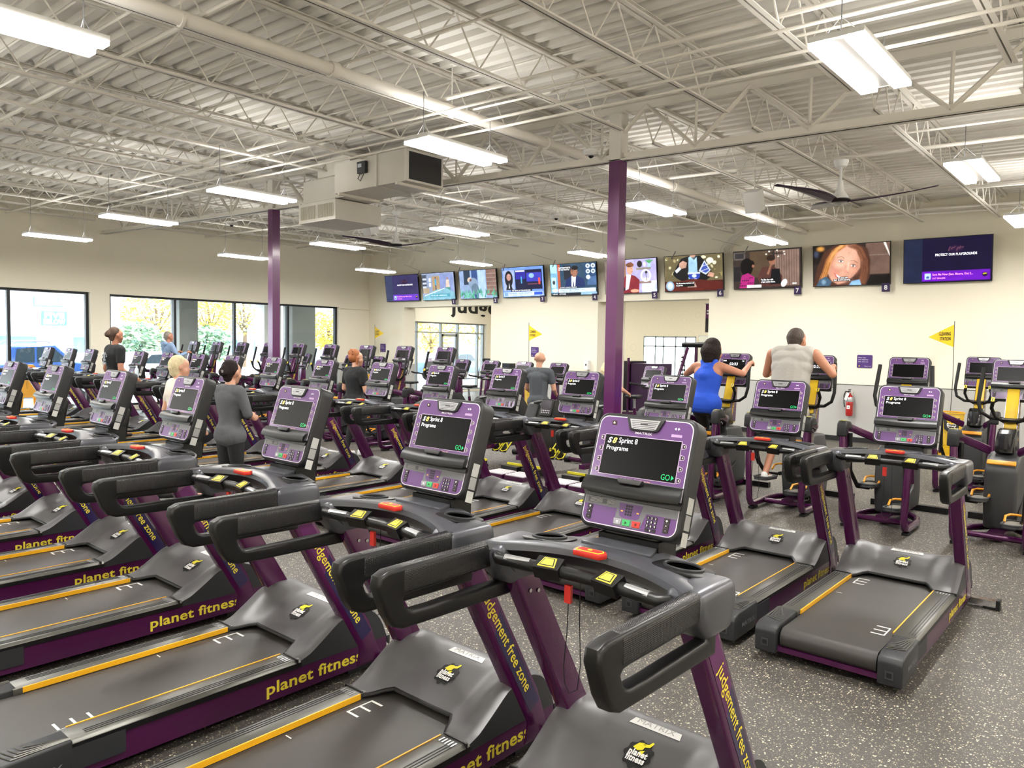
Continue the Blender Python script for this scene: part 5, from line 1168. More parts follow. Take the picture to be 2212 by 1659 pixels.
# ================================================================== ELLIPTICALS
gold_t = mat('gold_lettering', '#c9a23a', .4)
def make_elliptical(mode='off', mast_m=mast_y):
    t = thing('elliptical_trainer', 'x', 'elliptical trainer', (0, 0, 0), 0, 'elliptical trainers')
    m = MB()
    for s in (-1, 1):
        x = s*.30
        m.tube([(s*.10, .95, .06), (s*.26, .72, .06), (x, .55, .055), (x, .12, .055), (x, .05, .075), (x, .012, .13), (x, 0, .22), (s*.315, -.01, .55), (s*.33, .03, 1.02)], .036, plum, 12)
        m.tube([(s*.325, .10, 1.04), (s*.315, .16, .75), (s*.30, .26, .52)], .026, plum, 10)
    m.tube([(-.30, .42, .055), (.30, .42, .055)], .03, plum, 10); m.b2((-.07, .4, .03), (.07, 1.55, .10), plum, bev=.01)
    m.build('frame', t)
    m = MB(); m.b2((-.42, 1.50, 0), (.42, 1.58, .07), black_pl, bev=.012); m.b2((-.05, .95, .05), (.05, 1.52, .14), black_pl, bev=.02); m.build('foot_bar', t)
    for s in (-1, 1): m = MB(); m.b2((min(s*.27, s*.33), .06, 0), (max(s*.27, s*.33), .2, .03), rubber); m.build('rubber_foot', t)
    for s in (-1, 1):
        m = MB(); T = Matrix.Translation((s*.335, .05, 1.06))
        m.prism([(-.075, -.09), (-.06, .04), (-.02, .075), (.10, .06), (.16, .0), (.15, -.03), (.0, -.02), (-.01, -.10)], -.05, .05, dark_pl, 'x', T, bev=.016, seg=3)
        for k in range(4): m.b2((-.03+.016*k, -.03, .072), (-.024+.016*k, .04, .079), P('#b8b070'), T)
        m.build('pivot_cover', t)
        m = MB(); p0 = Vector((s*.325, .13, 1.05)); p1 = Vector((s*.30, .42, 1.0)); p2 = Vector((s*.13, .72, .88))
        m.tube([p0, p0.lerp(p1, .5)+Vector((0, 0, .01)), p1, p2], [.04, .042, .043, .045], plum_d, 10, sx=.5)
        for dy in (.0, .035): m.cyl((s*.36, .10+dy, .985-dy*.5), (s*.37, .10+dy, .985-dy*.5), .012, chrome, 10)
        m.build('link_arm', t)
        dz = .0 if s > 0 else .17; dy = 0 if s > 0 else .28
        m = MB(); m.tube([(s*.275, .10, 1.0), (s*.27, .12, .6), (s*.25, .22+dy*.4, .30+dz*.6), (s*.20, .40+dy*.6, .19+dz)], .022, rubber, 10)
        m.tube([(s*.17, .30+dy, .20+dz), (s*.15, .95, .33+dz*.3), (s*.12, 1.15, .42)], [.024, .022, .02], rubber, 8); m.build('pedal_arm', t)
        m = MB(); T = Matrix.Translation((s*.165, .22+dy, .22+dz)) @ Matrix.Rotation(-.06, 4, 'X')
        m.prism(rrect(.165, .40, .075, 5), 0, .03, mat('pedal_grey', '#3a3b3e', .5), 'z', T, bev=.006)
        m.prism(rrect(.135, .36, .06, 5), .029, .033, mat('pedal_tread', '#77736a', .8), 'z', T)
        ring_ = rrect(.165, .40, .075, 5)
        m.tube([(a, b, .035) for a, b in ring_], .010, mat('pedal_grey', '#3a3b3e', .5), 6, T, closed=True); m.build('pedal', t)
        m = MB(); m.tube([(-.075, .02, .035), (-.078, .10, .085), (-.05, .175, .095), (0, .20, .095), (.05, .175, .095), (.078, .10, .085), (.075, .02, .035)], .012, gold, 6, T); m.build('pedal_rim', t.children[-1])
        # moving handlebar and fixed grip
        m = MB(); m.tube([(s*.27, 1.10, 1.72), (s*.285, 1.06, 1.52), (s*.295, 1.02, 1.36), (s*.27, 1.01, 1.25), (s*.18, 1.03, 1.19), (s*.07, 1.10, 1.18)], [.021, .022, .020, .019, .019, .022], rubber, 10); m.build('moving_handlebar', t)
        m = MB(); m.tube([(s*.055, 1.02, 1.16), (s*.13, .97, 1.21), (s*.16, .93, 1.30), (s*.145, .90, 1.385)], [.018, .016, .018, .02], rubber, 10)
        T2 = Matrix.Translation((s*.145, .885, 1.39)) @ Matrix.Rotation(.9, 4, 'X'); m.prism(rrect(.03, .05, .006, 2), .0, .014, tyellow, 'z', T2); m.prism(rrect(.008, .04, .002, 1), .012, .016, black_pl, 'z', T2)
        m.build('fixed_grip', t)
    m = MB(); m.prism([(.62, .09), (.56, .35), (.56, .70), (.62, .80), (.80, .86), (1.22, .84), (1.36, .60), (1.40, .25), (1.36, .09)], -.145, .145, mat('shroud_charcoal', '#38393b', .5), 'x', bev=.035, seg=4); m.build('drive_shroud', t)
    m = MB(); m.prism([(.552, .755), (.580, .790), (.580, .806), (.540, .770)], -.125, .125, gold, 'x', bev=.008); m.build('shroud_trim', t)
    m = MB(); m.prism([(.70, .86), (.74, 1.02), (.84, 1.10), (1.02, 1.10), (1.10, .86)], -.085, .085, P('#151516', .15), 'x', bev=.02, seg=3); m.lathe([(.05, 0), (.06, .1), (.058, .16)], P('#26272a', .15), 14, Matrix.Translation((0, .73, .90)) @ Matrix.Rotation(-.1, 4, 'X')); m.build('bottle_holder', t)
    m = MB(); m.prism([(.98, 1.02), (1.15, 1.50), (1.24, 1.50), (1.20, .88), (1.02, .88)], -.055, .055, mast_m, 'x', bev=.008)
    ma = m.build('mast', t)
    m = MB()
    for s in (-1, 1):
        m.prism([(1.01, .90), (1.0, 1.04), (1.16, 1.48), (1.235, 1.48), (1.195, .90)], s*.0565, s*.061, plum, 'x')
    m.build('mast_side', ma, smooth=False)
    for s in (-1, 1):
        m = MB(); m.text('planet fitness', (s*.0625, 1.13, 1.17), Vector((0, s*.28, s*.96)), Vector((0, -.96, .28)), .055, gold_t, .03, width=.46); m.build('mast_lettering', ma, smooth=False)
    m = MB(); m.lathe([(.05, -.03), (.1, -.01), (.11, .015), (.06, .03)], black_pl, 18, Matrix.Translation((0, 1.07, 1.17)) @ Matrix.Scale(1.0, 4)); m.build('handlebar_hub', t)
    console_parts(t, plane((0, 1.26, 1.80), (1, 0, 0), (0, math.sin(.30), math.cos(.30))), mode)
    return t
el = make_elliptical()
rowC = [(-1.155, 8.33, 'elliptical trainer at the right edge, nearest of the yellow-masted ones'), (-2.19, 8.33, 'elliptical trainer directly behind the rightmost treadmill'),
        (-3.27, 8.45, 'elliptical trainer the man in the grey tank top is using'), (-4.36, 8.45, 'elliptical trainer the woman in the blue top is using'),
        (-9.80, 8.3, 'elliptical trainer below the opening with the black lettering'), (-10.92, 8.3, 'elliptical trainer right of the red-haired woman'), (-12.05, 8.3, 'elliptical trainer behind the red-haired woman'),
        (-13.25, 8.3, 'elliptical trainer at the right end of the long window'), (-14.42, 8.3, 'elliptical trainer just right of the far purple column'), (-15.6, 8.3, 'elliptical trainer just left of the far purple column'),
        (-16.8, 8.3, 'elliptical trainer before the long window, third from the window wall'), (-18.0, 8.3, 'elliptical trainer before the long window, second from the window wall'), (-19.2, 8.3, 'elliptical trainer nearest the windows, before the hooded person')]
el['label'] = rowC[1][2]; el.location = (rowC[1][0], rowC[1][1], 0)
e2 = make_elliptical('off', plum); e2['label'] = rowC[4][2]; e2.location = (rowC[4][0], rowC[4][1], 0)
for i, (x, y, lb) in enumerate(rowC):
    if i in (1, 2, 3, 4): continue
    dup(el if i == 0 else e2, (x, y, 0), 0, lb)
ev = make_elliptical('time'); ev['label'] = rowC[3][2]; ev.location = (rowC[3][0], rowC[3][1], 0)
dup(ev, (rowC[2][0], rowC[2][1], 0), 0, rowC[2][2])
dup(el, (-1.90, 11.25, 0), 0, 'elliptical trainer in the back row beside the yellow waste basket')
dup(el, (-.75, 11.25, 0), 0, 'elliptical trainer in the back row at the right edge')

# ================================================================== BIKES
def make_bike(mode='off'):
    t = thing('exercise_bike', 'x', 'exercise bike', (0, 0, 0), 0, 'exercise bikes')
    m = MB()
    m.tube([(-.28, .05, .04), (.28, .05, .04)], .035, plum, 10); m.tube([(-.30, 1.12, .04), (.30, 1.12, .04)], .035, plum, 10)
    m.tube([(0, .05, .06), (0, .4, .12), (0, 1.1, .08)], .045, plum, 10); m.tube([(0, .42, .12), (0, .30, .75)], .032, plum, 10)
    for s in (-1, 1):
        m.tube([(s*.28, .05, .04), (s*.31, .05, .04)], .042, rubber, 10); m.tube([(s*.30, 1.12, .04), (s*.33, 1.12, .04)], .042, rubber, 10)
    m.build('frame', t)
    m = MB(); m.prism([(.35, .10), (.38, .52), (.60, .72), (.88, .78), (1.08, .55), (1.12, .12)], -.09, .09, dark_pl, 'x', bev=.03, seg=3); m.build('drive_shroud', t)
    m = MB(); m.prism([(.80, .70), (.86, 1.25), (.96, 1.30), (.98, .70)], -.05, .05, plum, 'x', bev=.01); m.build('mast', t)
    m = MB(); m.tube([(0, .30, .74), (0, .285, .92)], .024, silver, 10); m.build('seat_post', t)
    m = MB()
    m.prism([(-.13, .16), (.13, .16), (.14, .26), (.09, .33), (.05, .50), (-.05, .50), (-.09, .33), (-.14, .26)], .93, .985, rubber, 'z', bev=.02, seg=3); m.build('seat', t)
    for s in (-1, 1):
        m = MB(); m.tube([(s*.03, .88, 1.14), (s*.12, .84, 1.13), (s*.24, .78, 1.15), (s*.265, .62, 1.17), (s*.25, .54, 1.19)], [.018, .017, .018, .02, .02], rubber, 10); m.build('handlebar', t)
        m = MB(); m.tube([(s*.10, .62, .36), (s*.115, .62+.14*s, .36-.08*s)], .013, silver, 8); m.box((s*.17, .62+.14*s, .35-.08*s), (.10, .12, .035), rubber, bev=.01); m.build('pedal', t)
    console_parts(t, plane((0, 1.00, 1.50), (1, 0, 0), (0, math.sin(.42), math.cos(.42))), mode)
    return t
bk = make_bike()
bikes = [(-9.30, 'exercise bike right of the bald man'), (-10.22, 'exercise bike directly left of the bald man'), (-11.15, 'exercise bike before the black lettering opening, right part'), (-12.05, 'exercise bike before the black lettering opening, middle'),
         (-13.0, 'exercise bike before the black lettering opening, left part'), (-14.0, 'exercise bike hidden behind the elliptical below the opening'), (-15.05, 'exercise bike behind the red-haired woman, toward the corner'), (-16.15, 'exercise bike before the corner, left of the red-haired woman'), (-18.2, 'exercise bike before the right end of the long window')]
bk['label'] = bikes[0][1]; bk.location = (bikes[0][0], 11.3, 0)
for x, lb in bikes[1:]: dup(bk, (x, 11.3, 0), 0, lb)
tb = make_bike('tablet'); tb['label'] = 'exercise bike with a lit tablet-like screen right of the near column'; tb.location = (-6.15, 11.6, 0)
dup(bk, (-7.25, 11.6, 0), 0, 'exercise bike half hidden behind the near purple column')

# ================================================================== ROWERS
def make_rower():
    t = thing('rowing_machine', 'x', 'rowing machine', (0, 0, 0), 0, 'rowing machines')
    m = MB(); m.b2((-.045, .30, .24), (.045, 2.0, .30), plum, bev=.01); m.tube([(0, .55, .25), (0, .50, .05)], .04, plum, 8); m.tube([(0, 1.75, .25), (0, 1.95, .05)], .04, plum, 8)
    m.tube([(-.30, 1.95, .045), (.36, 1.95, .045)], .038, plum, 10); m.tube([(-.32, .5, .045), (.32, .5, .045)], .03, plum, 10); m.build('frame', t)
    m = MB(); m.tube([(.36, 1.95, .045), (.46, 1.95, .045)], .046, rubber, 14); m.tube([(-.40, 1.95, .045), (-.30, 1.95, .045)], .046, rubber, 14); m.build('end_cap', t)
    m = MB(); m.prism([(.60, .24), (.62, .70), (.78, 1.02), (1.02, 1.06), (1.22, .70), (1.30, .24)], -.24, -.02, dark_pl, 'x', bev=.04, seg=3); m.build('flywheel_cover', t)
    m = MB(); m.b2((-.26, .62, .66), (-.243, .80, .71), P('#e8e8ea')); m.build('cover_badge', t, smooth=False)
    for s in (0, 1):
        m = MB(); T = Matrix.Translation((.08+.16*s, 1.05, .30)) @ Matrix.Rotation(.7, 4, 'X'); m.box((0, 0, 0), (.12, .30, .02), black_pl, T, bev=.01); m.tube([(-.05, -.05, .02), (-.045, -.02, .07), (.045, -.02, .07), (.05, -.05, .02)], .014, mat('strap_yellow', '#e0d42e', .5), 6, T)
        m.tube([(-.055, .14, .015), (-.06, -.12, .012), (0, -.15, .012), (.06, -.12, .012), (.055, .14, .015)], .010, mat('strap_yellow', '#e0d42e', .5), 6, T); m.build('footrest', t)
    for s in (-1, 1):
        m = MB(); x = s*.19-.02; m.b2((x-.17, .0, .0), (x+.17, .34, .06), plum, bev=.006)
        for k in range(5): m.b2((x-.165, .02+.066*k, .06), (x+.165, .062+.066*k, .072), P('#dcd6dc'))
        m.b2((x-.15, .34, .03), (x+.15, .50, .12), black_pl, bev=.01); m.b2((x-.15, .47, .12), (x+.15, .50, .15), mat('strap_yellow', '#e0d42e', .5)); m.build('step_plate', t, smooth=False)
    m = MB(); m.tube([(-.02, 1.0, .95), (.10, .86, .98), (.18, .78, 1.0)], .022, rubber, 8); m.tube([(-.13, .80, 1.02), (.05, .80, 1.06), (.22, .80, 1.0)], .016, rubber, 8); m.build('console_arm', t)
    m = MB(); T = plane((.16, .72, .98), (1, 0, 0), (0, .35, .94)); m.prism(rrect(.22, .26, .03), -.05, 0, black_pl, 'z', T, bev=.008); m.prism(rrect(.17, .13, .008, 3, 0, .04), 0, .002, mat('small_screen', '#241a28', .2), 'z', T)
    for i in range(5):
        for j in range(2): m.lathe([(.009, .001), (.009, .003)], P('#c8c4cc'), 8, T, (-.065+.032*i, -.05-.03*j, 0))
    m.build('rower_console', t)
    m = MB(); m.prism([(-.15, 1.38), (.15, 1.38), (.15, 1.62), (-.15, 1.62)], .30, .37, rubber, 'z', bev=.025, seg=3); m.build('seat', t)
    return t
rw = make_rower(); rw['label'] = 'low rowing machine with yellow foot straps below the bald man'; rw.location = (-6.85, 7.85, 0)
dup(rw, (-5.75, 7.85, 0), 0, 'low rowing machine beside the near purple column'); dup(rw, (-7.95, 7.85, 0), 0, 'low rowing machine left of the one below the bald man')

# ================================================================== GYM MACHINES BEYOND THE OPENINGS
def rack_machine(x, y, lab, w=1.3):
    t = thing('strength_machine', lab, 'strength machine', (x, y, 0))
    m = MB()
    for s in (-1, 1):
        m.tube([(s*w/2, -.3, 0), (s*w/2, -.25, .9), (s*w*.36, 0, 1.85)], .045, plum, 8); m.tube([(s*w/2, -.5, .05), (s*w/2, .7, .05)], .04, plum, 8); m.tube([(s*w*.36, .5, .05), (s*w*.36, .5, 1.95)], .05, plum, 8)
    m.tube([(-w*.36, .5, 1.9), (w*.36, .5, 1.9)], .045, plum, 8); m.build('frame', t)
    m = MB(); m.tube([(-w*.52, .1, 1.93), (w*.52, .1, 1.93)], .075, rubber, 12); m.build('padded_bar', t)
    m = MB(); m.b2((-w*.3, .42, .95), (w*.3, .50, 1.15), P('#2a2a2c'), bev=.02); m.text('FITNESS', (.05, .415, 1.05), (1, 0, 0), (0, 0, 1), .08, P('#c8b840'), .03); m.build('instruction_plate', t)
    m = MB()
    for k in range(6): m.cyl((-w*.58-.02, .3, .95+.12*k), (-w*.58-.02, .3, .99+.12*k), .10-.01*k, rubber, 14)
    m.tube([(-w*.58-.02, .3, 0), (-w*.58-.02, .3, 1.65)], .015, silver, 6); m.build('weight_stack', t)
    m = MB(); m.box((0, -.1, .5), (.4, .9, .1), rubber, bev=.03); m.tube([(0, -.1, 0), (0, -.1, .45)], .05, plum, 8); m.build('bench_pad', t)
    return t
rack_machine(-9.55, 19.2, 'purple strength machine with a black padded bar seen through the second opening')
t = thing('strength_machine', 'purple boxy strength machine with black side shield just right of the near column', 'strength machine', (-10.95, 17.75, 0))
m = MB(); m.b2((-.6, 0, .1), (-.05, .9, 1.45), P('#241a26', .35), bev=.08, seg=3); m.b2((.0, 0, .1), (.75, .9, 1.4), P('#3a1c44', .3), bev=.06, seg=3); m.build('shield', t)
m = MB(); m.tube([(-.05, -.05, 0), (-.05, -.05, 1.55)], .04, plum, 8); m.tube([(.78, -.05, 0), (.78, -.05, 1.3)], .04, plum, 8); m.tube([(-.7, -.3, .05), (.8, -.3, .05)], .04, plum, 8); m.build('frame', t)
for (x, y, lab) in ((-16.6, 18.2, 'purple strength machine frame seen through the left opening'), (-15.6, 18.6, 'second purple strength machine frame seen through the left opening')):
    t = thing('strength_machine', lab, 'strength machine', (x, y, 0)); m = MB()
    for s in (-1, 1): m.tube([(s*.4, 0, 0), (s*.4, .1, 1.1), (s*.35, .2, 1.3)], .04, plum, 8)
    m.tube([(-.45, .2, 1.32), (.45, .2, 1.32)], .06, rubber, 10); m.tube([(-.5, 0, .05), (.5, 0, .05)], .04, plum, 8); m.build('frame', t); m = MB(); m.box((0, .3, .6), (.5, .3, .5), rubber, bev=.05); m.build('seat_pad', t)

# water bottle standing on a treadmill shelf
t = thing('water_bottle', 'clear plastic water bottle on the shelf of the treadmill beside the blonde woman', 'bottle', (-13.98, 5.90, 1.163))
m = MB(); m.lathe([(.03, 0), (.034, .01), (.034, .07), (.031, .085), (.034, .10), (.033, .14), (.014, .185), (.013, .20)], mat('clear_plastic', '#cfdbe0', .08), 16); m.build('body', t); m = MB(); m.lathe([(.015, .198), (.015, .218)], P('#e8f0f4'), 12); m.build('cap', t)
# ================================================================== PEOPLE
def blob(name, caps, m, parent, voxel=.014, sm_it=3, extra=None):
    """caps: tapered capsules (p0, r0, p1, r1[, flatten]) fused into one continuous surface"""
    b = MB()
    for c in caps:
        p0, r0, p1, r1 = Vector(c[0]), c[1], Vector(c[2]), c[3]
        d = p1-p0; L_ = d.length or 1e-4; z = d/L_ if d.length > 1e-5 else Vector((0, 0, 1))
        sx, sy = (c[4] if len(c) > 4 else (1, 1))
        side = Vector((1, 0, 0)); side = (side-z*side.dot(z)); side = side.normalized() if side.length > .1 else Vector((0, 1, 0)); w = z.cross(side)
        n, k = 16, 4; rings = []
        for i in range(k): a = -PI/2+PI/2*(i+.35)/(k); rings.append((math.sin(a)*r0, math.cos(a)*r0))
        rings.append((0, r0)); rings.append((L_*.5, (r0+r1)/2)); rings.append((L_, r1))
        for i in range(k): a = PI/2*(i+1-.35)/k; rings.append((L_+math.sin(a)*r1, math.cos(a)*r1))
        v = [p0+z*h+side*math.cos(2*PI*j/n)*r*sx+w*math.sin(2*PI*j/n)*r*sy for (h, r) in rings for j in range(n)]
        f = [(i*n+j, i*n+(j+1) % n, (i+1)*n+(j+1) % n, (i+1)*n+j) for i in range(len(rings)-1) for j in range(n)]
        f += [tuple(range(n-1, -1, -1)), tuple(range((len(rings)-1)*n, len(rings)*n))]
        b.add(v, f, m)
    o = b.build(name, None)
    r = o.modifiers.new('r', 'REMESH'); r.mode = 'VOXEL'; r.voxel_size = voxel; r.use_smooth_shade = True
    s = o.modifiers.new('s', 'SMOOTH'); s.factor = .5; s.iterations = sm_it
    me = bpy.data.meshes.new_from_object(o.evaluated_get(bpy.context.evaluated_depsgraph_get())); me.materials.clear(); me.materials.append(m)
    nm = bpy.data.objects.new('tmp', me); COL.objects.link(nm); bpy.data.objects.remove(o); nm.name = name; me.shade_smooth()
    if parent: nm.parent = parent
    return nm
def head_caps(h, f, r=.078):
    """h: head centre, f: facing direction (unit, horizontal-ish)"""
    h = Vector(h); f = Vector(f).normalized(); u = Vector((0, 0, 1)); rgt = f.cross(u).normalized()
    c = [(h+u*.035-f*.018, .082, h+u*.035+f*.018, .076), (h-u*.02+f*.02, .066, h-u*.065+f*.045, .043), (h-u*.0+f*.075, .018, h-u*.022+f*.094, .015), (h-u*.05+f*.075, .02, h-u*.052+f*.078, .02),
         (h-u*.085+f*.058, .024, h-u*.088+f*.062, .024)]
    for s in (-1, 1): c.append((h+rgt*s*.078-f*.005-u*.01, .014, h+rgt*s*.080-f*.012+u*.018, .016)); c.append((h+rgt*s*.04+f*.055-u*.015, .026, h+rgt*s*.042+f*.05-u*.03, .028))
    return c
def hand_caps(w, d, curl=(0, 0, -1), side=(1, 0, 0), s=1):
    """w: wrist, d: direction of the palm, fingers bend towards curl; side points to the thumb"""
    w = Vector(w); d = Vector(d).normalized(); cu = Vector(curl).normalized(); sd = Vector(side).normalized(); c = [(w, .026, w+d*.07, .034, (1, .8))]
    for k, (o, l) in enumerate(((.030, .9), (.010, 1.0), (-.011, .95), (-.031, .75))):
        a = w+d*.082+sd*o; b = a+(d*.7+cu*.7).normalized()*.034*l; e = b+(d*.0+cu).normalized()*.026*l; g = e+(cu*.6-d*.8).normalized()*.02*l
        c += [(a, .0095, b, .009), (b, .009, e, .0085), (e, .0085, g, .0078)]
    a = w+d*.025+sd*.030; b = a+(sd*.7+d*.6+cu*.3).normalized()*.035; e = b+(d*.5+cu*.8).normalized()*.03
    return c+[(a, .013, b, .0115), (b, .0115, e, .010)]
def eyes(parent, h, f):
    h = Vector(h); f = Vector(f).normalized(); u = Vector((0, 0, 1)); rgt = f.cross(u).normalized()
    m = MB()
    for s in (-1, 1): m.ball(h+rgt*s*.032+f*.079+u*.008, .011, P('#efe9e4')); m.ball(h+rgt*s*.032+f*.086+u*.008, .006, P('#2a1c16')); m.tube([h+rgt*s*.018+f*.090+u*.030, h+rgt*s*.048+f*.078+u*.030], .004, P('#5a4234'), 5)
    m.tube([h+rgt*-.022+f*.088-u*.052, h+f*.096-u*.054, h+rgt*.022+f*.088-u*.052], .005, P('#a45a50'), 6); return m.build('facial_features', parent)
def R2(a):
    c, s = math.cos(a), math.sin(a); return lambda x, y, z: Vector((x*c-y*s, x*s+y*c, z))
def person(loc, rz, H_, lab, shirt, pants, hair, arms, legs, head_yaw=0., sk=skin, sleeve='short', leg='long', shirt_z=(.52, .83), lean=0., girth=1.0, voxel=.014, hairfn=None, feet='#1a1a1c', female=False, head_pitch=0., sho_f=.822, hs=1.1):
    """local frame: x right, y forward, origin between the feet; H_ standing height. arms/legs: dict side -> joint list"""
    t = thing('person', lab, 'person', loc, rz)
    hip = H_*.52; sho = H_*sho_f; Ln = lambda z: Vector((0, lean*(z-hip)/(sho-hip) if z > hip else 0, 0))
    g = girth; sw = H_*(.112 if female else .122)*g**.5
    # trunk
    def tr(inf=0.):
        return [(Vector((-.055*g, 0, hip))+Ln(hip), .105*g+inf, Vector((.055*g, 0, hip))+Ln(hip), .105*g+inf), (Vector((0, 0, hip+.02))+Ln(hip), .125*g+inf, Vector((0, 0, H_*.64))+Ln(H_*.64), (.108 if female else .125)*g+inf, (1.12, .82)),
                (Vector((0, 0, H_*.64))+Ln(H_*.64), (.108 if female else .125)*g+inf, Vector((0, 0, H_*.745))+Ln(H_*.745), .132*g+inf, (1.18, .82)), (Vector((-sw*.78, 0, sho-.03))+Ln(sho), .062*g+inf, Vector((sw*.78, 0, sho-.03))+Ln(sho), .062*g+inf),
                (Vector((-sw*.5, .0, H_*.76))+Ln(H_*.76), .085*g+inf, Vector((sw*.5, 0, H_*.76))+Ln(H_*.76), .085*g+inf)]
    hc = Vector((0, .025, H_-.115*hs))+Ln(H_*1.02); fdir = Vector((math.sin(-head_yaw), math.cos(head_yaw), head_pitch))
    body = tr()+[(Vector((0, 0, sho-.01))+Ln(sho), .058, hc-Vector((0, .02, .06)), .050)]+[(hc+(Vector(c[0])-hc)*hs, c[1]*hs, hc+(Vector(c[2])-hc)*hs, c[3]*hs) for c in head_caps(hc, fdir)]
    for s, a in arms.items():
        P0 = Vector((s*sw, 0, sho-.035))+Ln(sho); e, w = Vector(a[0]), Vector(a[1])
        body += [(P0, .053*g, e, .040*g**.5), (e, .041*g**.5, w, .027)]
        body += hand_caps(w, a[2] if len(a) > 2 else (w-e), a[3] if len(a) > 3 else (0, .5, -1), a[4] if len(a) > 4 else (-s*.5, 1, 0))
    for s, l in legs.items():
        k, an = Vector(l[0]), Vector(l[1]); P0 = Vector((s*.085*g, 0, hip))
        body += [(P0, .088*g, k, .056), (k+Vector((0, -.012, -.03)), .055, an, .037), (an+Vector((0, -.03, -.03)), .03, an+Vector((0, .13, -.055)), .028)]
    body_o = blob('body', body, sk, t, voxel)
    # clothing: slightly larger shells that follow the body
    z0 = shirt_z[0]*H_
    top = tr(.013)
    if leg != 'none' and z0 < hip+.01: top[0] = (Vector((-.065*g, 0, hip-.02)), .118*g+.012, Vector((.065*g, 0, hip-.02)), .118*g+.012); top.append((Vector((-.04*g, -.005, hip+.02)), .118*g+.010, Vector((.04*g, -.005, hip+.02)), .118*g+.010))
    for s, a in arms.items():
        P0 = Vector((s*sw, 0, sho-.035))+Ln(sho); e, w = Vector(a[0]), Vector(a[1])
        if sleeve == 'short': top += [(P0, .062*g, P0.lerp(e, .55), .056*g)]
        elif sleeve == 'long': top += [(P0, .062*g, e, .052), (e, .052, e.lerp(w, .92), .038)]
    if sleeve == 'hood': pass
    if sleeve in ('short', 'long'): top.append((Vector((0, -.015, sho-.005))+Ln(sho), .068, Vector((0, -.01, sho+.012))+Ln(sho), .058))
    blob('shirt', top, shirt, t, voxel, 2)
    bot = [(Vector((-.06*g, 0, hip-.01)), .108*g+.008, Vector((.06*g, 0, hip-.01)), .108*g+.008)]
    for s, l in legs.items():
        k, an = Vector(l[0]), Vector(l[1]); P0 = Vector((s*.085*g, 0, hip)); bot += [(P0, .10*g, k, .066)]
        if leg == 'long': bot += [(k, .066, k.lerp(an, .93), .050)]
        elif leg == 'knee': bot += [(k, .066, k.lerp(an, .18), .064)]
    blob('trousers', bot, pants, t, voxel, 2)
    for s, l in legs.items():
        an = Vector(l[1]); up_ = 0
        blob('shoe', [(an+Vector((0, -.035, -.055)), .037, an+Vector((0, .06, -.06)), .040), (an+Vector((0, .06, -.062)), .040, an+Vector((0, .145, -.067)), .033), (an+Vector((0, -.03, -.02)), .040, an+Vector((0, -.02, -.05)), .042)], mat('shoe_'+feet.strip('#'), feet, .5), t, .010, 2)
    # hair
    fd = Vector((fdir.x, fdir.y, 0)).normalized(); u = Vector((0, 0, 1)); rg = fd.cross(u)
    if hairfn: blob('hair', [(hc+(Vector(c[0])-hc)*hs, c[1]*hs, hc+(Vector(c[2])-hc)*hs, c[3]*hs) for c in hairfn(hc, fd, u, rg)], hair, t, .009, 2)
    eyes(t, hc, fdir).scale = (1, 1, 1)
    return t, hc, fd
cloth = lambda n, h: mat('cloth_'+n, h, .85, noise=.08, nscale=9, bump=.25, bscale=40)
def bun(hc, f, u, r): return [(hc+u*.062-f*.03, .082, hc+u*.045-f*.03, .086), (hc+u*.01-f*.06, .068, hc-u*.04-f*.06, .045), (hc+u*.05-f*.10, .042, hc+u*.02-f*.125, .044)]
def bob(hc, f, u, r): return [(hc+u*.070-f*.015, .090, hc+u*.02-f*.03, .110), (hc-f*.05, .098, hc-u*.060-f*.055, .078), (hc+u*.03+r*.05-f*.02, .06, hc-u*.06+r*.055-f*.025, .045), (hc+u*.03-r*.05-f*.02, .06, hc-u*.06-r*.055-f*.025, .045)]
def short(hc, f, u, r): return [(hc+u*.055-f*.022, .084, hc+u*.035-f*.03, .088), (hc-f*.045, .074, hc-u*.045-f*.045, .058)]
def crop(hc, f, u, r): return [(hc+u*.060-f*.025, .078, hc+u*.04-f*.03, .082), (hc-f*.05, .066, hc-u*.03-f*.05, .05)]
def messy(hc, f, u, r):
    random.seed(2); o = [(hc+u*.07-f*.03, .085, hc+u*.03-f*.035, .09), (hc+u*.11-f*.06, .045, hc+u*.09-f*.08, .05)]
    for k in range(14): a = random.random()*6.28; o.append((hc+u*(.08+.03*math.sin(a))-f*.05+r*.06*math.cos(a), .02, hc+u*(.1+.05*math.sin(a))-f*.08+r*.09*math.cos(a), .012))
    for s in (-1, 1): o.append((hc+r*s*.075+u*.02, .022, hc+r*s*.08-u*.07-f*.01, .012))
    return o
h_brown = mat('hair_brown', '#4e382c', .7, noise=.35, nscale=60, bump=.8, bscale=55); h_dark = mat('hair_dark', '#1f1612', .75, spec=.25, noise=.4, nscale=50, bump=1., bscale=45); h_blond = mat('hair_blond', '#cfc09a', .7, noise=.25, nscale=60, bump=.8, bscale=50); h_red = mat('hair_red', '#9a5a30', .6, noise=.3, nscale=60); h_grey = mat('hair_grey_brown', '#40342d', .7, noise=.35, nscale=60, bump=.8, bscale=55); h_gr2 = mat('hair_grey', '#8a8078', .6, noise=.3, nscale=60)
black_c = cloth('black', '#17181b')
def std_arms(sh, z, dx=.06, fwd=.05, bend=.18):
    return {s: [(s*(sh+dx), fwd*.4-.02, z-.27), (s*(sh+dx*.7), fwd+bend, z-.46)] for s in (-1, 1)}
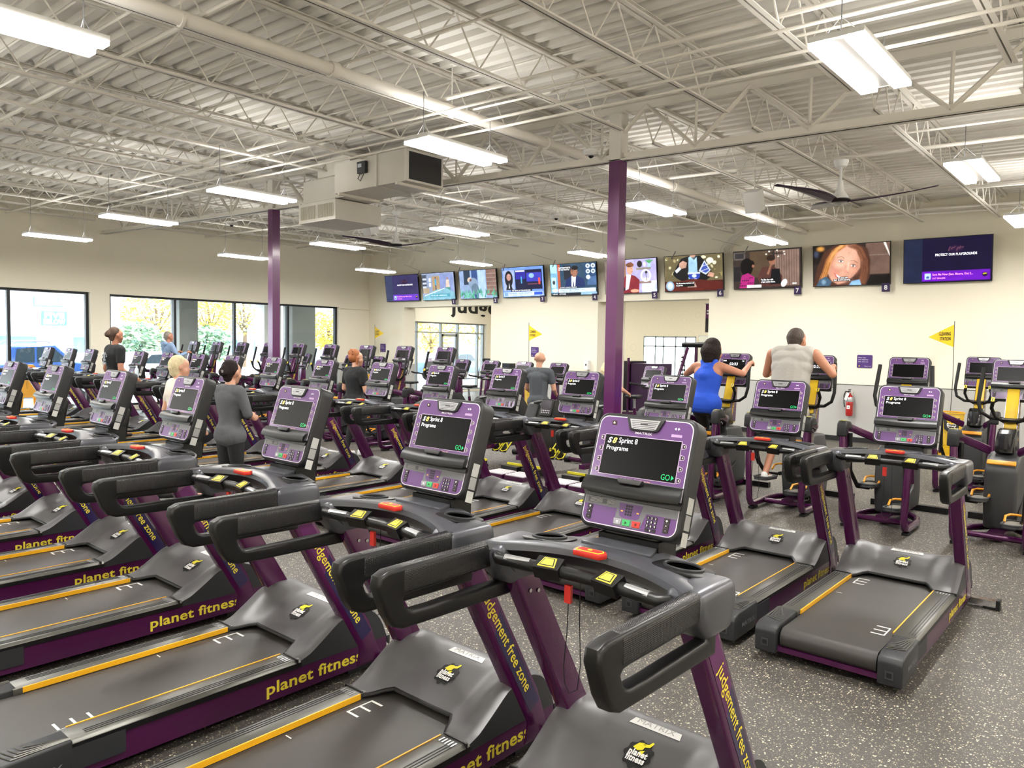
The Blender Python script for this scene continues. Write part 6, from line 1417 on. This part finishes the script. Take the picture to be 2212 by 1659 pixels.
# woman in black on a treadmill: facing the screens, one leg back
H1 = 1.83
p, hc, fd = person((-13.27, 5.25, .205), 0, H1, 'woman in a black T-shirt and glasses walking on a treadmill, hair in a bun', black_c, black_c, h_brown,
       {1: [(.28, -.02, 1.15), (.26, .20, 1.02)], -1: [(-.28, -.04, 1.15), (-.26, .15, .99)]}, {1: [(.10, .16, .48), (.10, .05, .105)], -1: [(-.09, -.02, .48), (-.09, -.22, .13)]}, leg='knee', hairfn=bun, female=True, girth=1.25)
m = MB(); T = plane((0, -.175, 1.33), (1, 0, 0), (0, 0, 1))
for k, ch in enumerate('SEACRETS'):
    a = PI*.82-PI*.64*k/7; m.text(ch, (.13*math.cos(a), -.03+.12*math.sin(a), .0), (math.sin(a), -math.cos(a), 0), (math.cos(a), math.sin(a), 0), .034, P('#d8d8d8'), .03, T=T)
random.seed(9)
for k in range(26): x, y = random.uniform(-.08, .08), random.uniform(-.12, .05); m.poly([(x, y, 0), (x+.03, y+.01, 0), (x+.02, y+.04, 0), (x-.005, y+.025, 0)], P('#9a9c9e'), T)
m.build('shirt_print', p, smooth=False)
m = MB(); rg = fd.cross(Vector((0, 0, 1)))
for s in (-1, 1): m.tube([hc+rg*s*.032+fd*.098+rg*.022*math.cos(a*.785)+Vector((0, 0, .008+.017*math.sin(a*.785))) for a in range(8)], .0022, P('#6a3a34'), 5, closed=True); m.tube([hc+rg*s*.055+fd*.095+Vector((0, 0, .012)), hc+rg*s*.083-fd*.005+Vector((0, 0, .012))], .002, P('#6a3a34'), 5)
m.build('glasses', p)
# person in the light blue hoodie near the windows
hood_c = cloth('light_blue', '#8ba3c4')
p, hc, fd = person((-18.85, 8.72, .27), 0, 1.76, 'person in a light blue hooded sweatshirt on the elliptical nearest the windows', hood_c, cloth('navy', '#2a3346'), h_gr2, {s: [(s*.26, .12, 1.15), (s*.25, .36, 1.25)] for s in (-1, 1)}, {1: [(.12, .15, .52), (.15, .0, .10)], -1: [(-.12, .2, .55), (-.15, .22, .16)]}, sleeve='long', hairfn=crop, head_yaw=-.15, girth=1.1)
blob('hood', [(Vector((-.07, -.09, 1.47)), .06, Vector((.07, -.09, 1.47)), .06), (Vector((0, -.10, 1.44)), .07, Vector((0, -.10, 1.36)), .05)], hood_c, p, .014, 2)
# blonde woman in the aisle
p, hc, fd = person((-8.62, 4.10, 0), -.12, 1.675, 'older woman with short blonde hair and a cream T-shirt in the aisle', cloth('cream', '#d8cfc4'), cloth('grey_trousers', '#4a4c50'), h_blond, {1: [(.25, .0, 1.05), (.23, .16, .88)], -1: [(-.25, -.06, 1.05), (-.24, .06, .86)]}, {1: [(.10, .12, .46), (.10, .10, .10)], -1: [(-.09, .02, .46), (-.09, -.16, .12)]}, hairfn=short, female=True, sk=skin2, girth=1.1, head_yaw=-.15)
# woman in grey jacket, arms folded forward
p, hc, fd = person((-7.72, 4.25, 0), .10, 1.64, 'woman in a dark grey long-sleeved jacket seen from behind, dark hair with a clip', cloth('dark_grey', '#55565a'), black_c, h_dark, {1: [(.235, .06, 1.08), (.03, .23, 1.05), (-1, .1, 0), (0, 1, -.3), (0, .3, 1)], -1: [(-.235, .06, 1.08), (-.03, .25, 1.02), (1, .1, 0), (0, 1, -.3), (0, .3, 1)]}, {1: [(.09, .03, .45), (.09, .0, .10)], -1: [(-.09, .0, .45), (-.09, -.02, .10)]}, sleeve='long', hairfn=bun, female=True, sk=skin2, shirt_z=(.5, .83), girth=1.05, head_yaw=.25)
m = MB(); m.box(hc-fd*.168+Vector((.01, 0, .03)), (.045, .014, .03), P('#8a8284'), bev=.006); m.build('hair_clip', p)
# red-haired woman
person((-10.0, 7.70, 0), -.1, 1.72, 'red-haired woman in a black T-shirt and black trousers standing between the machines', black_c, black_c, h_red, {1: [(.27, .04, 1.08), (.20, .24, 1.0)], -1: [(-.29, -.02, 1.10), (-.22, .2, 1.0)]}, {1: [(.10, .08, .47), (.10, .06, .10)], -1: [(-.10, .0, .46), (-.11, -.10, .105)]}, hairfn=messy, female=True, sk=skin2, feet='#e4e4e6', girth=1.3, head_yaw=-.35)
# bald man
person((-8.1, 10.15, 0), .15, 1.75, 'bald man in a dark grey T-shirt seen from behind by the bikes', cloth('slate', '#4a4e54'), cloth('slate_trousers', '#3a3d42'), h_gr2, {1: [(.27, .06, 1.12), (.18, .28, 1.04)], -1: [(-.28, .06, 1.12), (-.24, .28, 1.0)]}, {1: [(.10, .02, .48), (.11, .0, .10)], -1: [(-.10, .0, .48), (-.11, -.02, .10)]}, hairfn=None, sk=skin2, girth=1.08, head_yaw=.5)
# woman in blue racerback on an elliptical
def tank(name, m_, t, H_, g, sw, lean, hip, sho, racer):
    Ln = lambda z: Vector((0, lean*(z-hip)/(sho-hip) if z > hip else 0, 0))
    if racer:
        caps = [(Vector((-.07*g, -.005, hip+.02)), .120*g+.014, Vector((.07*g, -.005, hip+.02)), .120*g+.014), (Vector((-.05*g, -.005, hip+.05)), .126*g, Vector((.05*g, -.005, hip+.05)), .126*g), (Vector((0, 0, hip+.02)), .140*g, Vector((0, 0, H_*.64))+Ln(H_*.64), .126*g, (1.12, .86)), (Vector((0, 0, H_*.64))+Ln(H_*.64), .126*g, Vector((0, 0, H_*.73))+Ln(H_*.73), .146*g, (1.18, .86))]
        caps += [(Vector((0, -.03, H_*.745))+Ln(H_*.74), .120*g, Vector((0, -.035, H_*.79))+Ln(H_*.79), .08*g, (.9, 1))]+[(Vector((s*.04, -.055, H_*.78))+Ln(H_*.78), .042, Vector((s*.085, -.005, sho+.035))+Ln(sho), .038) for s in (-1, 1)]
    else:
        i_ = .020; caps = [(Vector((-.055*g, 0, hip-.06)), .122*g+i_, Vector((.055*g, 0, hip-.06)), .122*g+i_), (Vector((0, 0, hip+.02))+Ln(hip), .128*g+i_, Vector((0, 0, H_*.64))+Ln(H_*.64), .130*g+i_, (1.14, .86)), (Vector((0, 0, H_*.64))+Ln(H_*.64), .130*g+i_, Vector((0, 0, H_*.745))+Ln(H_*.745), .134*g+i_, (1.20, .84)), (Vector((-sw*.5, .0, H_*.76))+Ln(H_*.76), .088*g+i_, Vector((sw*.5, 0, H_*.76))+Ln(H_*.76), .088*g+i_), (Vector((-sw*.55, .0, H_*.81))+Ln(H_*.81), .082*g+i_, Vector((sw*.55, 0, H_*.81))+Ln(H_*.81), .082*g+i_)]
        caps += [(Vector((-sw*.80, 0, sho-.03))+Ln(sho), .064*g+.016, Vector((sw*.80, 0, sho-.03))+Ln(sho), .064*g+.016), (Vector((-.03, -.01, sho+.01))+Ln(sho), .080, Vector((.03, -.01, sho+.01))+Ln(sho), .080)]
    return blob(name, caps, m_, t, .012, 2)
def rider(loc, rz, H_, lab, m_, g, hair, hairfn, female, racer, arms, legs, lean, feet, shorts, hy, pants, sf=.815, hs=1.0):
    t, hc, fd = person(loc, rz, H_, lab, m_, pants, hair, arms, legs, sleeve='none', leg=shorts, hairfn=hairfn, female=female, girth=g, lean=lean, feet=feet, voxel=.012, head_yaw=hy, sho_f=sf, hs=hs)
    for ch in list(t.children):
        if ch.name.startswith('shirt'): bpy.data.objects.remove(ch)
    o = tank('shirt', m_, t, H_, g, H_*.12, lean, H_*.52, H_*sf, racer)
    return t, hc, fd
rider((-4.36, 8.85, .28), 0, 1.68, 'woman in a bright blue racerback top using an elliptical, dark bobbed hair', cloth('royal_blue', '#1f4ec2'), 1.1, h_dark, bob, True, True,
      {1: [(.40, .20, 1.28), (.305, .64, 1.40), (-.1, 1, .25), (0, .2, -1), (-1, .2, .2)], -1: [(-.38, .22, 1.25), (-.29, .62, 1.38), (.1, 1, .2), (0, .2, -1), (1, .2, .2)]},
      {1: [(.13, .24, .52), (.165, .06, .11)], -1: [(-.12, .26, .60), (-.165, .26, .26)]}, .10, '#2c2c30', 'long', -.3, black_c, .825, 1.22)
rider((-3.27, 8.75, .27), 0, 1.84, 'man in a light grey sleeveless shirt using an elliptical, brown hair', cloth('light_grey', '#aaa6a0'), 1.27, h_grey, short, False, False,
      {1: [(.43, .20, 1.33), (.31, .58, 1.40), (-.2, 1, .25), (0, .2, -1), (-1, .2, .2)], -1: [(-.37, .26, 1.30), (-.30, .58, 1.38), (.2, 1, .2), (0, .2, -1), (1, .2, .2)]},
      {1: [(.15, .30, .58), (.165, .16, .11)], -1: [(-.16, .14, .60), (-.17, -.16, .165)]}, .14, '#e4e4e2', 'knee', -.25, cloth('shorts', '#6a5f58'), .862, 1.16)
for ch in [o for o in bpy.data.objects if o.parent and o.parent.get('label') == rowC[2][2] and o.name.startswith('pedal') and not o.name.startswith('pedal_arm')]:
    if sum((Vector(c) for c in ch.bound_box), Vector()).x < 0: ch.location = (0, -.36, -.03)
person((-7.30, 11.05, .0), 0, 1.56, 'partly hidden person in a black vest behind the near purple column', black_c, black_c, h_blond, {s: [(s*.27, .08, 1.12), (s*.24, .3, 1.05)] for s in (-1, 1)}, {1: [(.10, .02, .46), (.11, .0, .10)], -1: [(-.10, .0, .46), (-.11, -.02, .10)]}, sleeve='none', hairfn=bob, female=True, sk=skin2)
# lights of the room beyond the openings
for (x, y) in ((-18.2, 19.5), (-14.8, 19.5), (-11, 19.3), (-7.6, 19.3), (-4, 19.3)):
    f = dup(bpy.data.objects['ceiling_light'], (x, y, 3.86), 0, 'suspended light in the room beyond the screen wall, at x %d' % x)
    f['label'] = 'suspended LED light in the room beyond the screen wall, %s from its right end' % ORD[int(round((-4-x)/3.5))]
    ld = bpy.data.lights.new('fixture_light', 'AREA'); ld.shape = 'RECTANGLE'; ld.size = .36; ld.size_y = 1.15; ld.energy = LAMP_W; ld.color = LAMP_COL
    lo = bpy.data.objects.new('fixture_light', ld); COL.objects.link(lo); lo.location = (x, y, 3.815)
